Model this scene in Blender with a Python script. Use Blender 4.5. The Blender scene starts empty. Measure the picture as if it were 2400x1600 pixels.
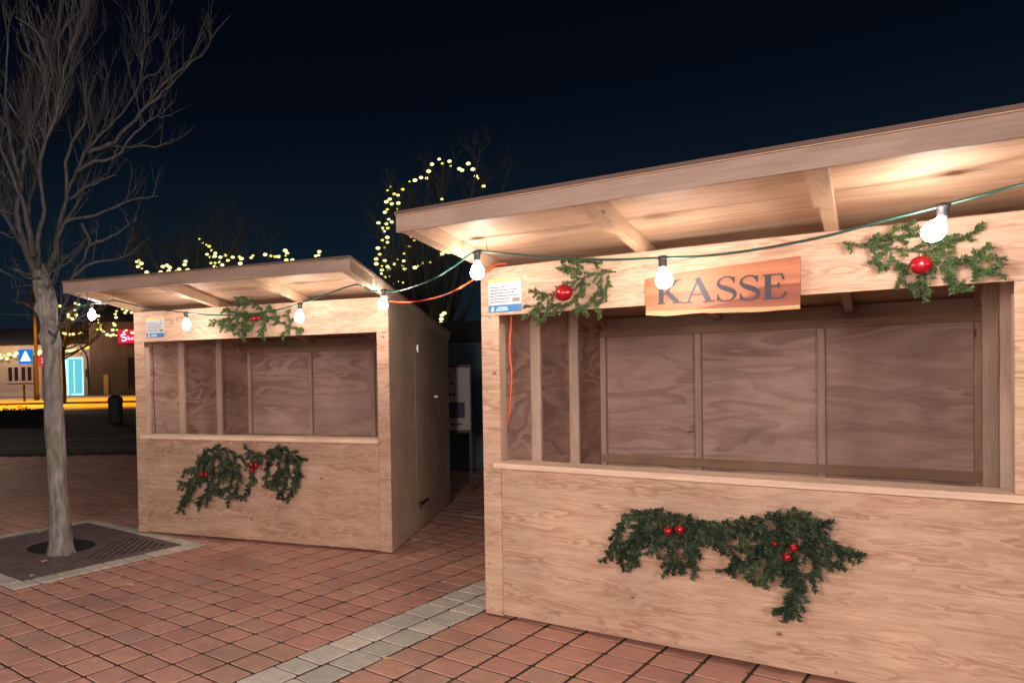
import bpy, bmesh, math, random
from mathutils import Vector, Matrix, noise
random.seed(7)
C = bpy.context.scene.collection
S = bpy.context.scene
# ---------------------------------------------------------------- camera
cd = bpy.data.cameras.new('camera'); cam = bpy.data.objects.new('camera', cd); C.objects.link(cam)
Rt = Vector((0.99977859, -0.00038169, -0.02103883)); Up = Vector((0.02104229, 0.01813508, 0.9996141)); Fw = Vector((0, 0.99983547, -0.01813909))
M = Matrix((Rt, Up, -Fw)).transposed().to_4x4(); M.translation = Vector((0, 0, 1.55))
cam.matrix_world = M
cd.sensor_width = 36; cd.lens = 26.436; cd.shift_x = 0.2498; cd.shift_y = 0.0439; cd.clip_end = 600; cd.clip_start = 0.05
S.camera = cam
# ---------------------------------------------------------------- night sky
w = bpy.data.worlds.new('World'); S.world = w; w.use_nodes = True
nt = w.node_tree; nt.nodes.clear()
tc = nt.nodes.new('ShaderNodeTexCoord'); sep = nt.nodes.new('ShaderNodeSeparateXYZ'); cr = nt.nodes.new('ShaderNodeValToRGB')
bg = nt.nodes.new('ShaderNodeBackground'); ow = nt.nodes.new('ShaderNodeOutputWorld')
nt.links.new(tc.outputs['Generated'], sep.inputs[0]); nt.links.new(sep.outputs[2], cr.inputs[0])
e = cr.color_ramp.elements
e[0].position = 0.0; e[0].color = (.0065, .0120, .0180, 1); e[1].position = .55; e[1].color = (.0007, .0009, .0032, 1)
q = e.new(.14); q.color = (.0042, .0110, .0195, 1)
q = e.new(.32); q.color = (.0015, .0032, .0078, 1)
nt.links.new(cr.outputs[0], bg.inputs[0]); bg.inputs[1].default_value = 1.0; nt.links.new(bg.outputs[0], ow.inputs[0])
# ---------------------------------------------------------------- lights: unseen fills added around the scene, and sodium street lamps
def plight(name, loc, power, col, rad):
    l = bpy.data.lights.new(name, 'POINT'); l.energy = power; l.color = col; l.shadow_soft_size = rad
    o = bpy.data.objects.new(name, l); o.location = loc; C.objects.link(o); return o
WARM = (1.0, .82, .77)
for i, (loc, pw) in enumerate([((-4.2, 1.8, 2.2), 140), ((-1.2, 0.2, 1.8), 370), ((0.85, -2.2, 2.0), 460), ((-2.5, -3.0, 2.8), 430), ((4.4, 0.5, 2.3), 70)]):
    plight('square_fill', loc, pw, WARM, .35)  # added fill from behind and beside the camera for fronts, interiors and paving
for loc, pw in (((-26, 44, 7.5), 16000), ((-13.6, 44.5, 8.0), 16000), ((-4, 46, 8.0), 12000)):
    l = bpy.data.lights.new('sodium_street_lamp', 'SPOT'); l.energy = pw*1.4; l.color = (1.0, .33, .004); l.shadow_soft_size = .25; l.spot_size = math.radians(112); l.spot_blend = .45
    o = bpy.data.objects.new('sodium_street_lamp', l); o.location = loc; C.objects.link(o)
plight('ground_fill', (-9.5, 13.0, 4.2), 260, (1.0, .85, .72), .3)  # fill added out of frame to lift the dark ground at left
plight('facade_fill', (-19.0, 53.5, 5.2), 900, (1.0, .72, .55), .3)  # this and the next are fills added to brighten the far facade
plight('facade_fill', (-13.6, 54.5, 5.2), 450, (1.0, .72, .55), .3)
S.view_settings.view_transform = 'Standard'; S.view_settings.look = 'None'; S.view_settings.exposure = 0.0; S.view_settings.gamma = 1.0
D={"cable":[[-2.931,7.54,2.288],[-2.499,7.393,2.183],[-2.226,7.321,2.159],[-2.034,7.286,2.152],[-1.834,7.248,2.165],[-1.588,7.166,2.239],[-1.421,6.944,2.219],[-1.264,6.738,2.223],[-1.133,6.754,2.195],[-0.952,6.813,2.155],[-0.609,6.73,2.098],[-0.363,6.615,2.065],[-0.136,6.498,2.052],[0.12,6.367,2.065],[0.376,6.236,2.112],[0.602,6.108,2.179],[0.815,5.987,2.233],[0.928,5.978,2.179],[1.018,5.969,2.179],[1.13,5.972,2.174],[1.027,4.483,2.068],[1.164,4.421,2.142],[1.257,4.291,2.212],[1.312,4.246,2.203],[1.431,4.173,2.177],[1.631,4.085,2.138],[1.826,3.909,2.097],[2.024,3.732,2.076],[2.151,3.6,2.062],[2.272,3.473,2.063],[2.389,3.363,2.075],[2.493,3.25,2.092],[2.628,3.125,2.128],[2.75,3.011,2.158],[2.802,2.902,2.173],[2.848,2.786,2.185],[2.827,2.491,2.157]],"bulbs":[[-1.543,7.145,2.236],[-0.613,6.732,2.099],[0.376,6.236,2.112],[1.024,5.966,2.179],[1.269,4.281,2.205],[2.024,3.732,2.076],[2.752,3.009,2.158]],"orange":[[1.093,6.254,2.12],[1.241,6.03,2.089],[1.396,5.958,2.106],[1.198,4.561,2.014],[1.331,4.568,2.087],[1.449,4.613,2.16],[1.504,4.658,2.187],[1.565,4.659,2.191]],"orangeB":[[1.611,4.725,1.873],[1.603,4.719,1.796],[1.595,4.725,1.66],[1.603,4.718,1.512],[1.59,4.729,1.279],[1.564,4.738,1.141],[1.562,4.739,0.955],[1.579,4.752,0.769]],"cordA":[[-1.02,7.452,2.008],[-1.02,7.452,1.823],[-1.01,7.447,1.51],[-1.021,7.453,1.434],[-1.006,7.445,0.964],[-1.01,7.447,0.782]],"Au":[[[[1.803,1.912],[1.734,1.926],[1.463,2.043],[1.342,2.065],[1.18,2.062],[0.989,2.027],[0.86,2.016]],[[1.451,2.049],[1.368,2.142],[1.271,2.203],[1.122,2.245]],[[1.342,2.065],[1.143,2.098],[1.005,2.139]],[[1.329,2.055],[1.154,1.996],[0.975,1.97]],[[1.365,2.031],[1.24,1.947],[1.213,1.859]],[[1.463,2.037],[1.4,1.952],[1.386,1.864]],[[1.57,1.999],[1.524,2.089],[1.465,2.136]],[[1.687,1.95],[1.655,2.082]],[[1.687,1.95],[1.591,1.867]],[[1.079,2.067],[0.976,1.993]],[[1.141,1.997],[1.051,1.933]],[[1.266,1.991],[1.113,1.897]],[[1.282,2.169],[1.158,2.165]]],[[1.317,2.033,0.0202],[1.347,2.038,0.0201],[1.381,2.037,0.0201]]],"Bl":[[[[0.797,2.066],[0.716,2.068],[0.644,2.058],[0.602,2.041],[0.548,2.029],[0.516,2.008],[0.43,1.964],[0.361,1.915],[0.278,1.906]],[[0.616,2.061],[0.589,2.087],[0.511,2.089]],[[0.616,2.067],[0.597,2.098],[0.56,2.108],[0.517,2.103]],[[0.56,2.105],[0.509,2.14],[0.512,2.157]],[[0.509,2.122],[0.474,2.12]],[[0.561,2.131],[0.617,2.14],[0.728,2.122]],[[0.589,2.143],[0.532,2.155]],[[0.43,1.964],[0.383,1.986],[0.322,1.995]],[[0.365,1.991],[0.362,2.009]],[[0.365,1.988],[0.346,1.962]],[[0.616,2.052],[0.607,1.994],[0.587,1.937],[0.558,1.909],[0.471,1.892]],[[0.616,2.023],[0.635,1.997],[0.615,1.935]],[[0.719,2.065],[0.713,2.002],[0.693,1.957],[0.67,1.916],[0.642,1.888]],[[0.754,2.056],[0.742,1.982],[0.725,1.932],[0.684,1.871],[0.714,1.846]],[[0.642,1.888],[0.586,1.854]],[[0.628,1.889],[0.636,1.836]],[[0.586,1.907],[0.608,1.856]],[[0.36,1.912],[0.333,1.88],[0.277,1.838]],[[0.381,1.898],[0.347,1.818]],[[0.429,1.901],[0.401,1.815]],[[0.471,1.889],[0.452,1.848]],[[0.43,1.949],[0.426,1.889],[0.381,1.898]],[[0.5,1.914],[0.429,1.895]]],[[0.532,1.968,0.048]]],"Br":[[[[1.784,2.104],[1.863,2.076],[1.962,2.053],[2.057,2.03],[2.096,2.019],[2.136,2.0],[2.212,1.971],[2.262,1.985]],[[1.869,2.082],[1.94,2.11],[1.989,2.139],[2.028,2.145]],[[1.877,2.074],[1.934,2.096],[2.003,2.102],[2.07,2.103],[2.097,2.079]],[[2.096,2.022],[2.149,2.047],[2.2,2.076],[2.262,2.105]],[[2.057,2.052],[2.097,2.072],[2.149,2.058]],[[1.961,2.049],[1.905,2.019],[1.922,1.955]],[[1.956,2.035],[1.967,1.998],[2.002,1.958],[1.972,1.961]],[[1.989,1.977],[2.002,1.893],[2.056,1.853]],[[2.083,2.003],[2.135,1.962],[2.174,1.954],[2.225,1.976],[2.275,2.032]],[[2.225,1.962],[2.274,1.964],[2.323,1.962]],[[2.225,1.955],[2.262,1.914],[2.311,1.926]],[[2.122,1.963],[2.135,1.927],[2.161,1.917],[2.135,1.888]],[[2.225,1.948],[2.25,1.898],[2.279,1.905]],[[2.043,1.9],[2.091,1.836]],[[2.135,1.909],[2.184,1.842],[2.174,1.87]],[[2.109,1.982],[2.043,1.9]]],[[2.057,1.961,0.0403]]],"Al":[[[[0.681,0.715],[0.836,0.838],[1.002,0.843],[1.163,0.774],[1.386,0.795],[1.527,0.87],[1.693,0.831]],[[1.002,0.828],[0.834,0.765],[0.714,0.672],[0.593,0.638]],[[0.901,0.767],[0.797,0.615],[0.658,0.491],[0.551,0.366],[0.514,0.258]],[[0.801,0.764],[0.677,0.551],[0.538,0.515]],[[0.899,0.693],[0.827,0.469],[0.705,0.314]],[[1.0,0.769],[0.962,0.548],[0.824,0.35]],[[1.097,0.743],[1.043,0.508],[0.893,0.428]],[[1.162,0.731],[1.157,0.542],[1.039,0.362]],[[1.226,0.733],[1.27,0.576],[1.137,0.382]],[[0.71,0.538],[0.602,0.308]],[[1.386,0.795],[1.229,0.877]],[[1.527,0.855],[1.447,0.754],[1.395,0.538]],[[1.572,0.842],[1.537,0.644],[1.442,0.526]],[[1.602,0.829],[1.613,0.618],[1.517,0.416]],[[1.663,0.817],[1.72,0.65],[1.608,0.392]],[[1.693,0.817],[1.767,0.764]],[[1.692,0.789],[1.749,0.624],[1.687,0.523]],[[1.6,0.716],[1.503,0.5]],[[0.902,0.811],[1.031,0.683],[0.979,0.564]],[[0.835,0.794],[0.765,0.674],[0.795,0.541]],[[1.034,0.8],[1.112,0.656]],[[1.385,0.781],[1.289,0.692]]],[[1.308,0.733,0.0244],[1.363,0.723,0.0243],[1.315,0.68,0.0244],[0.801,0.621,0.0207],[0.846,0.623,0.0207]]],"Bw":[[[[0.965,0.778],[1.072,0.749],[1.187,0.735],[1.324,0.743],[1.482,0.785],[1.607,0.817],[1.703,0.761]],[[0.965,0.771],[0.86,0.72],[0.815,0.646],[0.789,0.56],[0.736,0.463]],[[0.953,0.757],[0.89,0.655],[0.846,0.561],[0.787,0.443]],[[0.989,0.747],[0.915,0.638],[0.877,0.531],[0.869,0.441]],[[1.013,0.736],[0.964,0.63],[0.902,0.589]],[[1.06,0.728],[1.012,0.616],[0.975,0.544]],[[1.101,0.726],[1.071,0.61],[1.064,0.53],[1.045,0.447]],[[1.13,0.716],[1.157,0.588],[1.139,0.54],[1.167,0.427]],[[1.082,0.532],[1.115,0.445]],[[1.187,0.722],[1.129,0.617],[1.174,0.564]],[[1.242,0.722],[1.214,0.66],[1.157,0.595]],[[1.27,0.699],[1.35,0.595],[1.36,0.546],[1.322,0.496]],[[1.324,0.731],[1.404,0.652],[1.418,0.554],[1.423,0.467]],[[1.378,0.743],[1.456,0.659],[1.429,0.555]],[[1.456,0.77],[1.507,0.665],[1.521,0.569],[1.464,0.455]],[[1.508,0.776],[1.557,0.702],[1.606,0.647],[1.576,0.577],[1.556,0.464]],[[1.558,0.793],[1.631,0.711],[1.655,0.624],[1.688,0.575],[1.654,0.504]],[[1.607,0.799],[1.679,0.729],[1.726,0.675],[1.787,0.659],[1.846,0.644]],[[1.656,0.774],[1.722,0.769]],[[1.679,0.687],[1.726,0.598],[1.772,0.605]],[[1.606,0.587],[1.595,0.464],[1.575,0.369],[1.535,0.319]],[[1.615,0.497],[1.605,0.405],[1.579,0.309]],[[1.568,0.807],[1.636,0.766],[1.679,0.675]],[[1.507,0.727],[1.466,0.629],[1.496,0.54]],[[1.582,0.717],[1.537,0.62]],[[1.694,0.718],[1.75,0.66],[1.805,0.644]],[[1.037,0.745],[1.024,0.671],[1.059,0.622]],[[1.34,0.707],[1.308,0.653]],[[1.141,0.736],[1.22,0.693],[1.308,0.691],[1.393,0.713]],[[1.187,0.728],[1.253,0.678],[1.296,0.6]],[[1.072,0.742],[1.129,0.683],[1.22,0.667]],[[1.507,0.757],[1.577,0.735],[1.656,0.768]],[[1.536,0.571],[1.576,0.528],[1.585,0.456]]],[[1.061,0.68,0.0225],[1.115,0.694,0.0236],[1.596,0.663,0.0193],[1.57,0.615,0.02],[1.52,0.671,0.0123]]],"limbs":[[[-1.888,6.594,2.384],[-1.997,6.547,2.76],[-2.033,6.521,2.969],[-1.982,6.487,3.238],[-1.934,6.456,3.472],[-1.891,6.436,3.626],[-1.815,6.414,3.794],[-1.721,6.385,4.006],[-1.675,6.355,4.231],[-1.534,6.324,4.452],[-1.348,6.298,4.64],[-1.263,6.282,4.755]],[[-1.839,6.602,2.434],[-1.743,6.635,2.637],[-1.713,6.67,2.86],[-1.649,6.71,3.119],[-1.567,6.751,3.381],[-1.467,6.783,3.591],[-1.297,6.81,3.766],[-1.023,6.864,4.121],[-0.971,6.913,4.449],[-0.9,6.959,4.761]],[[-1.688,6.501,2.745],[-1.593,6.464,2.883],[-1.345,6.452,2.924],[-1.011,6.42,3.039],[-0.799,6.412,3.065]],[[-1.447,6.686,3.529],[-1.21,6.694,3.627],[-0.971,6.714,3.88],[-0.817,6.73,4.084],[-0.628,6.744,4.254],[-0.422,6.755,4.388],[-0.334,6.767,4.544],[-0.16,6.783,4.75]],[[-0.649,6.966,4.325],[-0.525,6.996,4.492],[-0.434,7.047,4.774]],[[-1.613,6.12,4.117],[-1.643,6.075,4.266],[-1.663,6.006,4.49]],[[-1.96,6.415,3.219],[-2.015,6.358,3.477],[-2.024,6.27,3.859],[-1.968,6.178,4.241],[-1.976,6.094,4.584]],[[-1.869,6.618,2.453],[-1.968,6.728,2.775],[-2.024,6.825,3.067],[-1.963,6.947,3.441],[-1.857,7.129,4.023],[-1.67,7.312,4.63],[-1.468,7.464,5.153]],[[-1.873,6.594,2.35],[-1.866,6.485,2.664],[-1.758,6.363,2.962],[-1.737,6.211,3.318],[-1.567,6.071,3.626],[-1.464,5.937,3.905],[-1.377,5.846,4.086]],[[-1.818,6.586,2.448],[-1.681,6.578,2.51],[-1.578,6.57,2.573]],[[-1.671,6.613,2.615],[-1.756,6.594,2.348]],[[-1.497,6.615,2.895],[-1.434,6.607,2.692],[-1.554,6.598,2.477],[-1.659,6.594,2.246]],[[-1.436,6.62,2.694],[-1.285,6.625,2.759],[-1.134,6.632,2.84],[-1.016,6.64,2.94]],[[-1.604,6.592,2.394],[-1.431,6.576,2.521],[-1.129,6.568,2.58],[-0.907,6.547,2.737]],[[-1.497,6.916,3.597],[-1.324,6.935,3.668],[-1.184,6.93,3.646],[-0.801,6.935,3.657],[-0.696,6.949,3.711]],[[-1.585,6.449,3.058],[-1.331,6.418,3.191],[-1.133,6.405,3.247]],[[-1.982,6.14,3.811],[-1.853,6.206,3.615]],[[-2.175,6.475,3.807],[-1.977,6.497,3.55]],[[-2.298,6.673,3.057],[-2.078,6.665,2.984]],[[-2.251,6.521,2.826],[-2.058,6.532,2.758]],[[-2.288,6.605,2.527],[-2.055,6.596,2.413]],[[-2.099,6.585,2.503],[-1.887,6.591,2.417]],[[-1.513,6.516,3.317],[-1.345,6.509,3.393],[-1.179,6.505,3.438],[-0.941,6.485,3.67],[-0.84,6.478,3.747],[-0.677,6.476,3.76]],[[-1.422,6.91,3.766],[-1.357,6.967,4.027],[-1.327,7.032,4.33],[-1.385,7.089,4.601]],[[-1.773,6.443,4.173],[-1.935,6.429,4.332],[-1.958,6.414,4.502]],[[-1.585,5.956,4.063],[-1.637,5.891,4.214],[-1.796,5.843,4.326]],[[-1.857,6.602,2.418],[-1.983,6.655,2.645],[-2.145,6.708,2.876],[-2.299,6.789,3.236],[-2.421,6.87,3.603]],[[-1.896,6.524,2.589],[-1.926,6.389,2.971],[-1.996,6.28,3.265],[-2.093,6.172,3.547],[-2.071,6.01,3.946]],[[-1.872,7.189,4.044],[-1.861,7.324,4.456],[-1.961,7.459,4.883]],[[-1.732,6.745,2.875],[-1.589,6.81,3.089],[-1.482,6.908,3.421],[-1.337,7.016,3.798]],[[-1.578,6.42,3.051],[-1.527,6.318,3.423],[-1.358,6.237,3.708],[-1.361,6.148,4.016]],[[-1.033,6.932,4.147],[-0.964,6.952,4.257],[-0.806,6.972,4.366],[-0.718,7.026,4.666]],[[-0.928,6.414,3.776],[-0.728,6.391,3.939],[-0.528,6.367,4.117]],[[-1.738,6.444,1.84],[-1.686,6.544,1.985],[-1.576,6.644,2.036],[-1.472,6.744,2.07]],[[-1.679,6.444,1.969],[-1.683,6.544,2.107],[-1.667,6.644,2.23],[-1.661,6.744,2.308]],[[-1.66,6.444,1.987],[-1.646,6.544,2.041],[-1.623,6.644,2.085]],[[-1.575,6.444,2.009],[-1.465,6.544,2.103],[-1.447,6.644,2.216]],[[-1.718,6.444,1.896],[-1.8,6.544,1.968],[-1.865,6.644,1.985]],[[-1.835,6.444,2.4],[-1.977,6.544,2.425],[-2.129,6.644,2.532]],[[-1.763,6.444,2.315],[-1.751,6.544,2.373],[-1.736,6.644,2.519],[-1.721,6.744,2.63]],[[-1.74,6.444,2.491],[-1.708,6.544,2.598],[-1.6,6.644,2.592]]],"trunk":[[-1.742,6.594,-0.005,0.125],[-1.744,6.594,0.078,0.108],[-1.751,6.594,0.361,0.09],[-1.768,6.594,0.738,0.085],[-1.777,6.594,1.113,0.083],[-1.786,6.594,1.488,0.08],[-1.791,6.594,1.862,0.078],[-1.811,6.594,2.087,0.085],[-1.833,6.594,2.274,0.088],[-1.853,6.594,2.367,0.085],[-1.865,6.594,2.461,0.07],[-1.874,6.594,2.543,0.045]],"flC":[[2.915,11.738,4.803],[3.037,12.044,4.817],[2.831,11.87,4.762],[3.17,12.104,4.867],[3.194,12.126,4.797],[2.709,11.566,4.575],[3.163,11.513,4.589],[3.434,12.337,4.781],[3.372,11.759,4.731],[3.434,11.734,4.635],[3.706,12.496,4.718],[3.589,11.97,4.55],[3.781,12.336,4.516],[2.682,11.976,4.585],[2.813,12.139,4.613],[2.515,11.651,4.463],[2.533,12.135,4.566],[2.275,12.368,4.544],[2.155,12.023,4.406],[2.44,12.241,4.468],[2.291,12.171,4.381],[2.233,11.564,4.22],[2.231,12.258,4.319],[2.145,12.091,4.24],[2.177,11.801,4.143],[2.229,11.531,4.092],[2.365,12.366,4.177],[2.137,11.973,4.093],[2.141,12.219,4.1],[2.231,12.379,4.018],[2.034,12.214,3.931],[2.197,12.421,3.952],[2.194,11.895,3.879],[2.107,12.301,3.859],[2.135,11.945,3.793],[2.152,12.436,3.835],[2.202,12.379,3.723],[1.987,11.597,3.547],[2.071,11.636,3.517],[1.936,11.717,3.444],[2.165,12.465,3.571],[1.997,11.936,3.382],[1.974,12.127,3.337],[1.92,11.801,3.214],[2.087,12.007,3.29],[2.021,11.886,3.189],[2.107,11.851,3.174],[2.172,12.085,3.174],[2.053,12.084,3.153],[2.18,12.404,3.17],[2.064,12.182,3.108],[2.167,12.429,3.085],[2.218,12.356,3.075],[2.38,12.491,3.375],[2.268,12.171,3.255],[2.321,11.663,3.229],[2.439,12.361,3.252],[2.496,12.465,3.215],[2.358,12.405,2.998],[2.385,12.069,2.944],[2.262,12.214,2.945],[2.337,11.711,3.35],[2.548,12.332,3.557],[2.544,12.074,3.673],[2.516,11.785,3.565],[2.472,11.563,3.111],[2.714,12.354,3.248],[2.811,12.49,3.306],[2.712,11.589,3.189],[3.029,12.301,3.401],[2.98,11.91,3.365],[2.926,11.651,4.166],[2.884,11.794,4.096],[2.97,11.8,2.421],[2.931,11.8,2.389],[2.923,11.8,2.332],[2.916,11.8,2.275],[2.928,11.8,2.243],[3.078,11.8,1.99],[3.038,11.8,1.902],[3.096,11.8,1.919]],"flB":[[-2.056,13.269,3.545],[-2.033,13.373,3.586],[-1.869,12.544,3.406],[-2.012,13.115,3.437],[-1.86,12.545,3.322],[-1.877,13.218,3.35],[-1.585,12.831,3.297],[-1.612,13.381,3.468],[-1.549,13.481,3.502],[-1.444,13.005,3.396],[-1.524,13.499,3.405],[-1.323,12.81,3.31],[-1.245,12.577,3.302],[-1.183,13.1,3.51],[-1.147,12.531,3.37],[-1.113,12.697,3.305],[-0.919,12.908,3.858],[-0.879,13.11,3.822],[-0.786,12.656,3.711],[-0.732,12.542,3.666],[-0.732,13.368,3.732],[-0.789,12.814,3.577],[-0.679,13.459,3.695],[-0.76,13.397,3.617],[-0.663,12.878,3.55],[-0.57,12.96,3.546],[-0.738,13.02,3.458],[-0.672,13.144,3.478],[-0.674,13.096,3.408],[-0.596,13.059,3.476],[-0.547,13.12,3.437],[-0.501,13.441,3.649],[-0.438,13.007,3.495],[-0.357,12.931,3.537],[-0.246,13.22,3.587],[-0.204,12.738,3.48],[-0.226,12.801,3.409],[-0.009,13.478,3.642],[-0.04,13.021,3.537],[0.202,13.048,3.589],[0.288,12.511,3.481],[0.371,12.915,3.53],[0.436,13.08,3.554],[0.528,12.52,3.567],[0.586,13.116,3.617],[0.56,13.132,3.575],[0.545,12.56,3.415],[0.676,13.127,3.496],[1.133,12.966,3.608],[1.14,13.179,3.582],[1.06,12.853,3.518]],"flA":[[-11.409,43.414,5.784],[-11.464,43.476,5.688],[-10.843,42.044,5.5],[-11.099,42.121,5.419],[-11.548,43.352,5.367],[-10.437,43.927,5.811],[-9.924,42.502,5.61],[-10.241,42.913,5.369],[-10.684,43.185,5.103],[-10.529,42.64,4.916],[-10.11,42.728,5.044],[-10.135,42.625,4.942],[-10.354,42.738,4.837],[-10.394,43.191,4.799],[-10.061,42.601,4.821],[-8.874,42.754,4.961],[-9.056,43.545,4.795],[-8.738,42.054,4.533],[-8.835,43.139,4.476],[-8.907,43.47,4.354],[-8.924,42.62,4.19],[-8.688,42.445,4.17],[-8.784,43.608,4.13],[-8.348,42.477,3.883],[-8.142,42.375,3.814],[-8.082,42.87,3.885],[-8.013,43.396,3.874],[-7.736,42.204,5.169],[-7.892,42.644,5.043],[-7.488,42.668,5.315],[-7.424,43.667,5.306],[-7.375,42.877,5.116],[-7.143,43.711,5.19],[-7.793,42.339,4.825],[-8.005,42.673,4.523],[-8.053,43.3,4.458],[-8.268,43.77,4.213],[-7.867,42.902,4.155],[-7.267,42.45,4.093],[-6.883,42.242,3.945],[-6.922,43.059,3.942],[-10.782,42.382,4.011],[-10.999,43.614,4.044],[-10.786,43.677,4.007],[-10.228,42.367,3.94],[-9.954,42.557,3.979],[-10.056,43.614,4.073]],"flE":[[-19.538,57.6,3.344],[-19.221,57.6,3.262],[-18.862,57.6,3.349],[-18.49,57.6,3.247],[-18.38,57.6,3.151],[-19.488,57.6,3.099],[-19.04,57.6,3.041],[-18.278,57.6,3.43],[-16.824,57.6,3.362],[-16.554,57.6,3.338],[-16.493,57.6,3.513],[-15.018,57.6,3.357],[-14.889,57.6,3.542],[-14.555,57.6,3.577],[-14.222,57.6,3.549],[-13.972,57.6,3.544],[-13.782,57.6,3.644],[-13.432,57.6,3.503],[-12.97,57.6,3.668],[-12.78,57.6,3.768]]}
LEAVES = [(-1.8, 6.277, 1.0), (-1.774, 5.837, .9), (-1.555, 5.623, 1.2), (-.959, 5.507, 1.0), (-2.177, 7.447, .8), (-.531, 7.055, .8), (.666, 3.99, .7)]
LEAFL = ['dry leaf lying on the front of the iron grate', 'dry leaf on the setts at the near corner of the grate', 'curled dry leaf on red pavers just before the grate', 'flat pale leaf on red pavers midway between tree and camera', 'small leaf at the back edge of the iron grate', 'small leaf at the foot of the tree-side stall front', 'tiny leaf scrap on the red pavers beside the granite band']
# ---------------------------------------------------------------- helpers
def obj(name, bm, mat, parent=None, smooth=False, loc=None):
    me = bpy.data.meshes.new(name); bm.to_mesh(me); bm.free()
    if smooth:
        for p in me.polygons: p.use_smooth = True
    o = bpy.data.objects.new(name, me); C.objects.link(o)
    for m in (mat if isinstance(mat, (list, tuple)) else [mat]): me.materials.append(m)
    if parent: o.parent = parent
    if loc is not None: o.location = loc
    return o
def tag(o, label=None, cat=None, group=None, kind=None):
    if label: o['label'] = label
    if cat: o['category'] = cat
    if group: o['group'] = group
    if kind: o['kind'] = kind
    return o
def thing(name, label, cat, loc=(0, 0, 0), rz=0, group=None):
    o = bpy.data.objects.new(name, None); C.objects.link(o); o.location = loc; o.rotation_euler = (0, 0, rz); o.empty_display_size = .1
    return tag(o, label, cat, group)
def box(bm, x0, x1, y0, y1, z0, z1, bev=0.0, mi=0):
    vs = [bm.verts.new(v) for v in ((x0,y0,z0),(x1,y0,z0),(x1,y1,z0),(x0,y1,z0),(x0,y0,z1),(x1,y0,z1),(x1,y1,z1),(x0,y1,z1))]
    fs = [bm.faces.new([vs[i] for i in f]) for f in ((3,2,1,0),(4,5,6,7),(0,1,5,4),(1,2,6,5),(2,3,7,6),(3,0,4,7))]
    for f in fs: f.material_index = mi
    if bev:
        es = list({ed for f in fs for ed in f.edges})
        bmesh.ops.bevel(bm, geom=es, offset=bev, segments=1, affect='EDGES')
    return vs
def B(*a, **k):
    bm = bmesh.new(); box(bm, *a, **k); return bm
def slab(bm, pts_yz, x0, x1):   # prism: profile in (y,z), extruded in x
    a = [bm.verts.new((x0, y, z)) for y, z in pts_yz]; b = [bm.verts.new((x1, y, z)) for y, z in pts_yz]
    n = len(a)
    bm.faces.new(a[::-1]); bm.faces.new(b)
    for i in range(n): bm.faces.new((a[i], a[(i+1) % n], b[(i+1) % n], b[i]))
    bmesh.ops.recalc_face_normals(bm, faces=bm.faces[:])
def prism(bm, pts_xz, y0, y1, mi=0):  # profile in (x,z), extruded in y (y0 = front)
    a = [bm.verts.new((x, y0, z)) for x, z in pts_xz]; b = [bm.verts.new((x, y1, z)) for x, z in pts_xz]
    n = len(a); fs = [bm.faces.new(a), bm.faces.new(b[::-1])]
    for i in range(n): fs.append(bm.faces.new((a[i], b[i], b[(i+1) % n], a[(i+1) % n])))
    for f in fs: f.material_index = mi
    bmesh.ops.recalc_face_normals(bm, faces=fs)
def catmull(P, n):
    P = [Vector(p) for p in P]
    if len(P) < 3: return [P[0].lerp(P[-1], t/n) for t in range(n+1)]
    Q = [2*P[0]-P[1]] + P + [2*P[-1]-P[-2]]; out = []
    for i in range(1, len(Q)-2):
        for k in range(n):
            t = k/n; a, b, c, d = Q[i-1:i+3]
            out.append(.5*((2*b)+(c-a)*t+(2*a-5*b+4*c-d)*t*t+(3*b-a-3*c+d)*t**3))
    out.append(P[-1]); return out
def tube(bm, pts, rad, sides=6, cap=True):
    pts = [Vector(p) for p in pts]; n = len(pts); rings = []
    r = rad if callable(rad) else (lambda t: rad)
    up = None
    for i, p in enumerate(pts):
        t = (pts[min(i+1, n-1)]-pts[max(i-1, 0)])
        if t.length < 1e-9: t = Vector((0, 0, 1))
        t.normalize()
        if up is None: up = t.orthogonal().normalized()
        up = (up - t*up.dot(t))
        up = up.normalized() if up.length > 1e-6 else t.orthogonal().normalized()
        v = t.cross(up); rr = r(i/(n-1))
        rings.append([bm.verts.new(p+(up*math.cos(a)+v*math.sin(a))*rr) for a in [2*math.pi*k/sides for k in range(sides)]])
    for i in range(n-1):
        for k in range(sides):
            bm.faces.new((rings[i][k], rings[i][(k+1) % sides], rings[i+1][(k+1) % sides], rings[i+1][k]))
    if cap and sides > 2:
        bm.faces.new(rings[0][::-1]); bm.faces.new(rings[-1])
def lathe(bm, prof, seg=20, off=(0, 0, 0)):
    rings = []
    for r, z in prof:
        if r < 1e-5: rings.append([bm.verts.new((off[0], off[1], off[2]+z))])
        else: rings.append([bm.verts.new((off[0]+r*math.cos(2*math.pi*k/seg), off[1]+r*math.sin(2*math.pi*k/seg), off[2]+z)) for k in range(seg)])
    for a, b in zip(rings, rings[1:]):
        for k in range(seg):
            A_ = [a[k % len(a)], a[(k+1) % len(a)], b[(k+1) % len(b)], b[k % len(b)]]
            u = []
            for v in A_:
                if v not in u: u.append(v)
            if len(u) > 2: bm.faces.new(u)
    bmesh.ops.recalc_face_normals(bm, faces=bm.faces[:])
def sphere(bm, c, r, seg=12, rings=8, sq=1.0):
    lathe(bm, [(r*math.sin(math.pi*i/rings), -r*sq*math.cos(math.pi*i/rings)) for i in range(rings+1)], seg, c)
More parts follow.
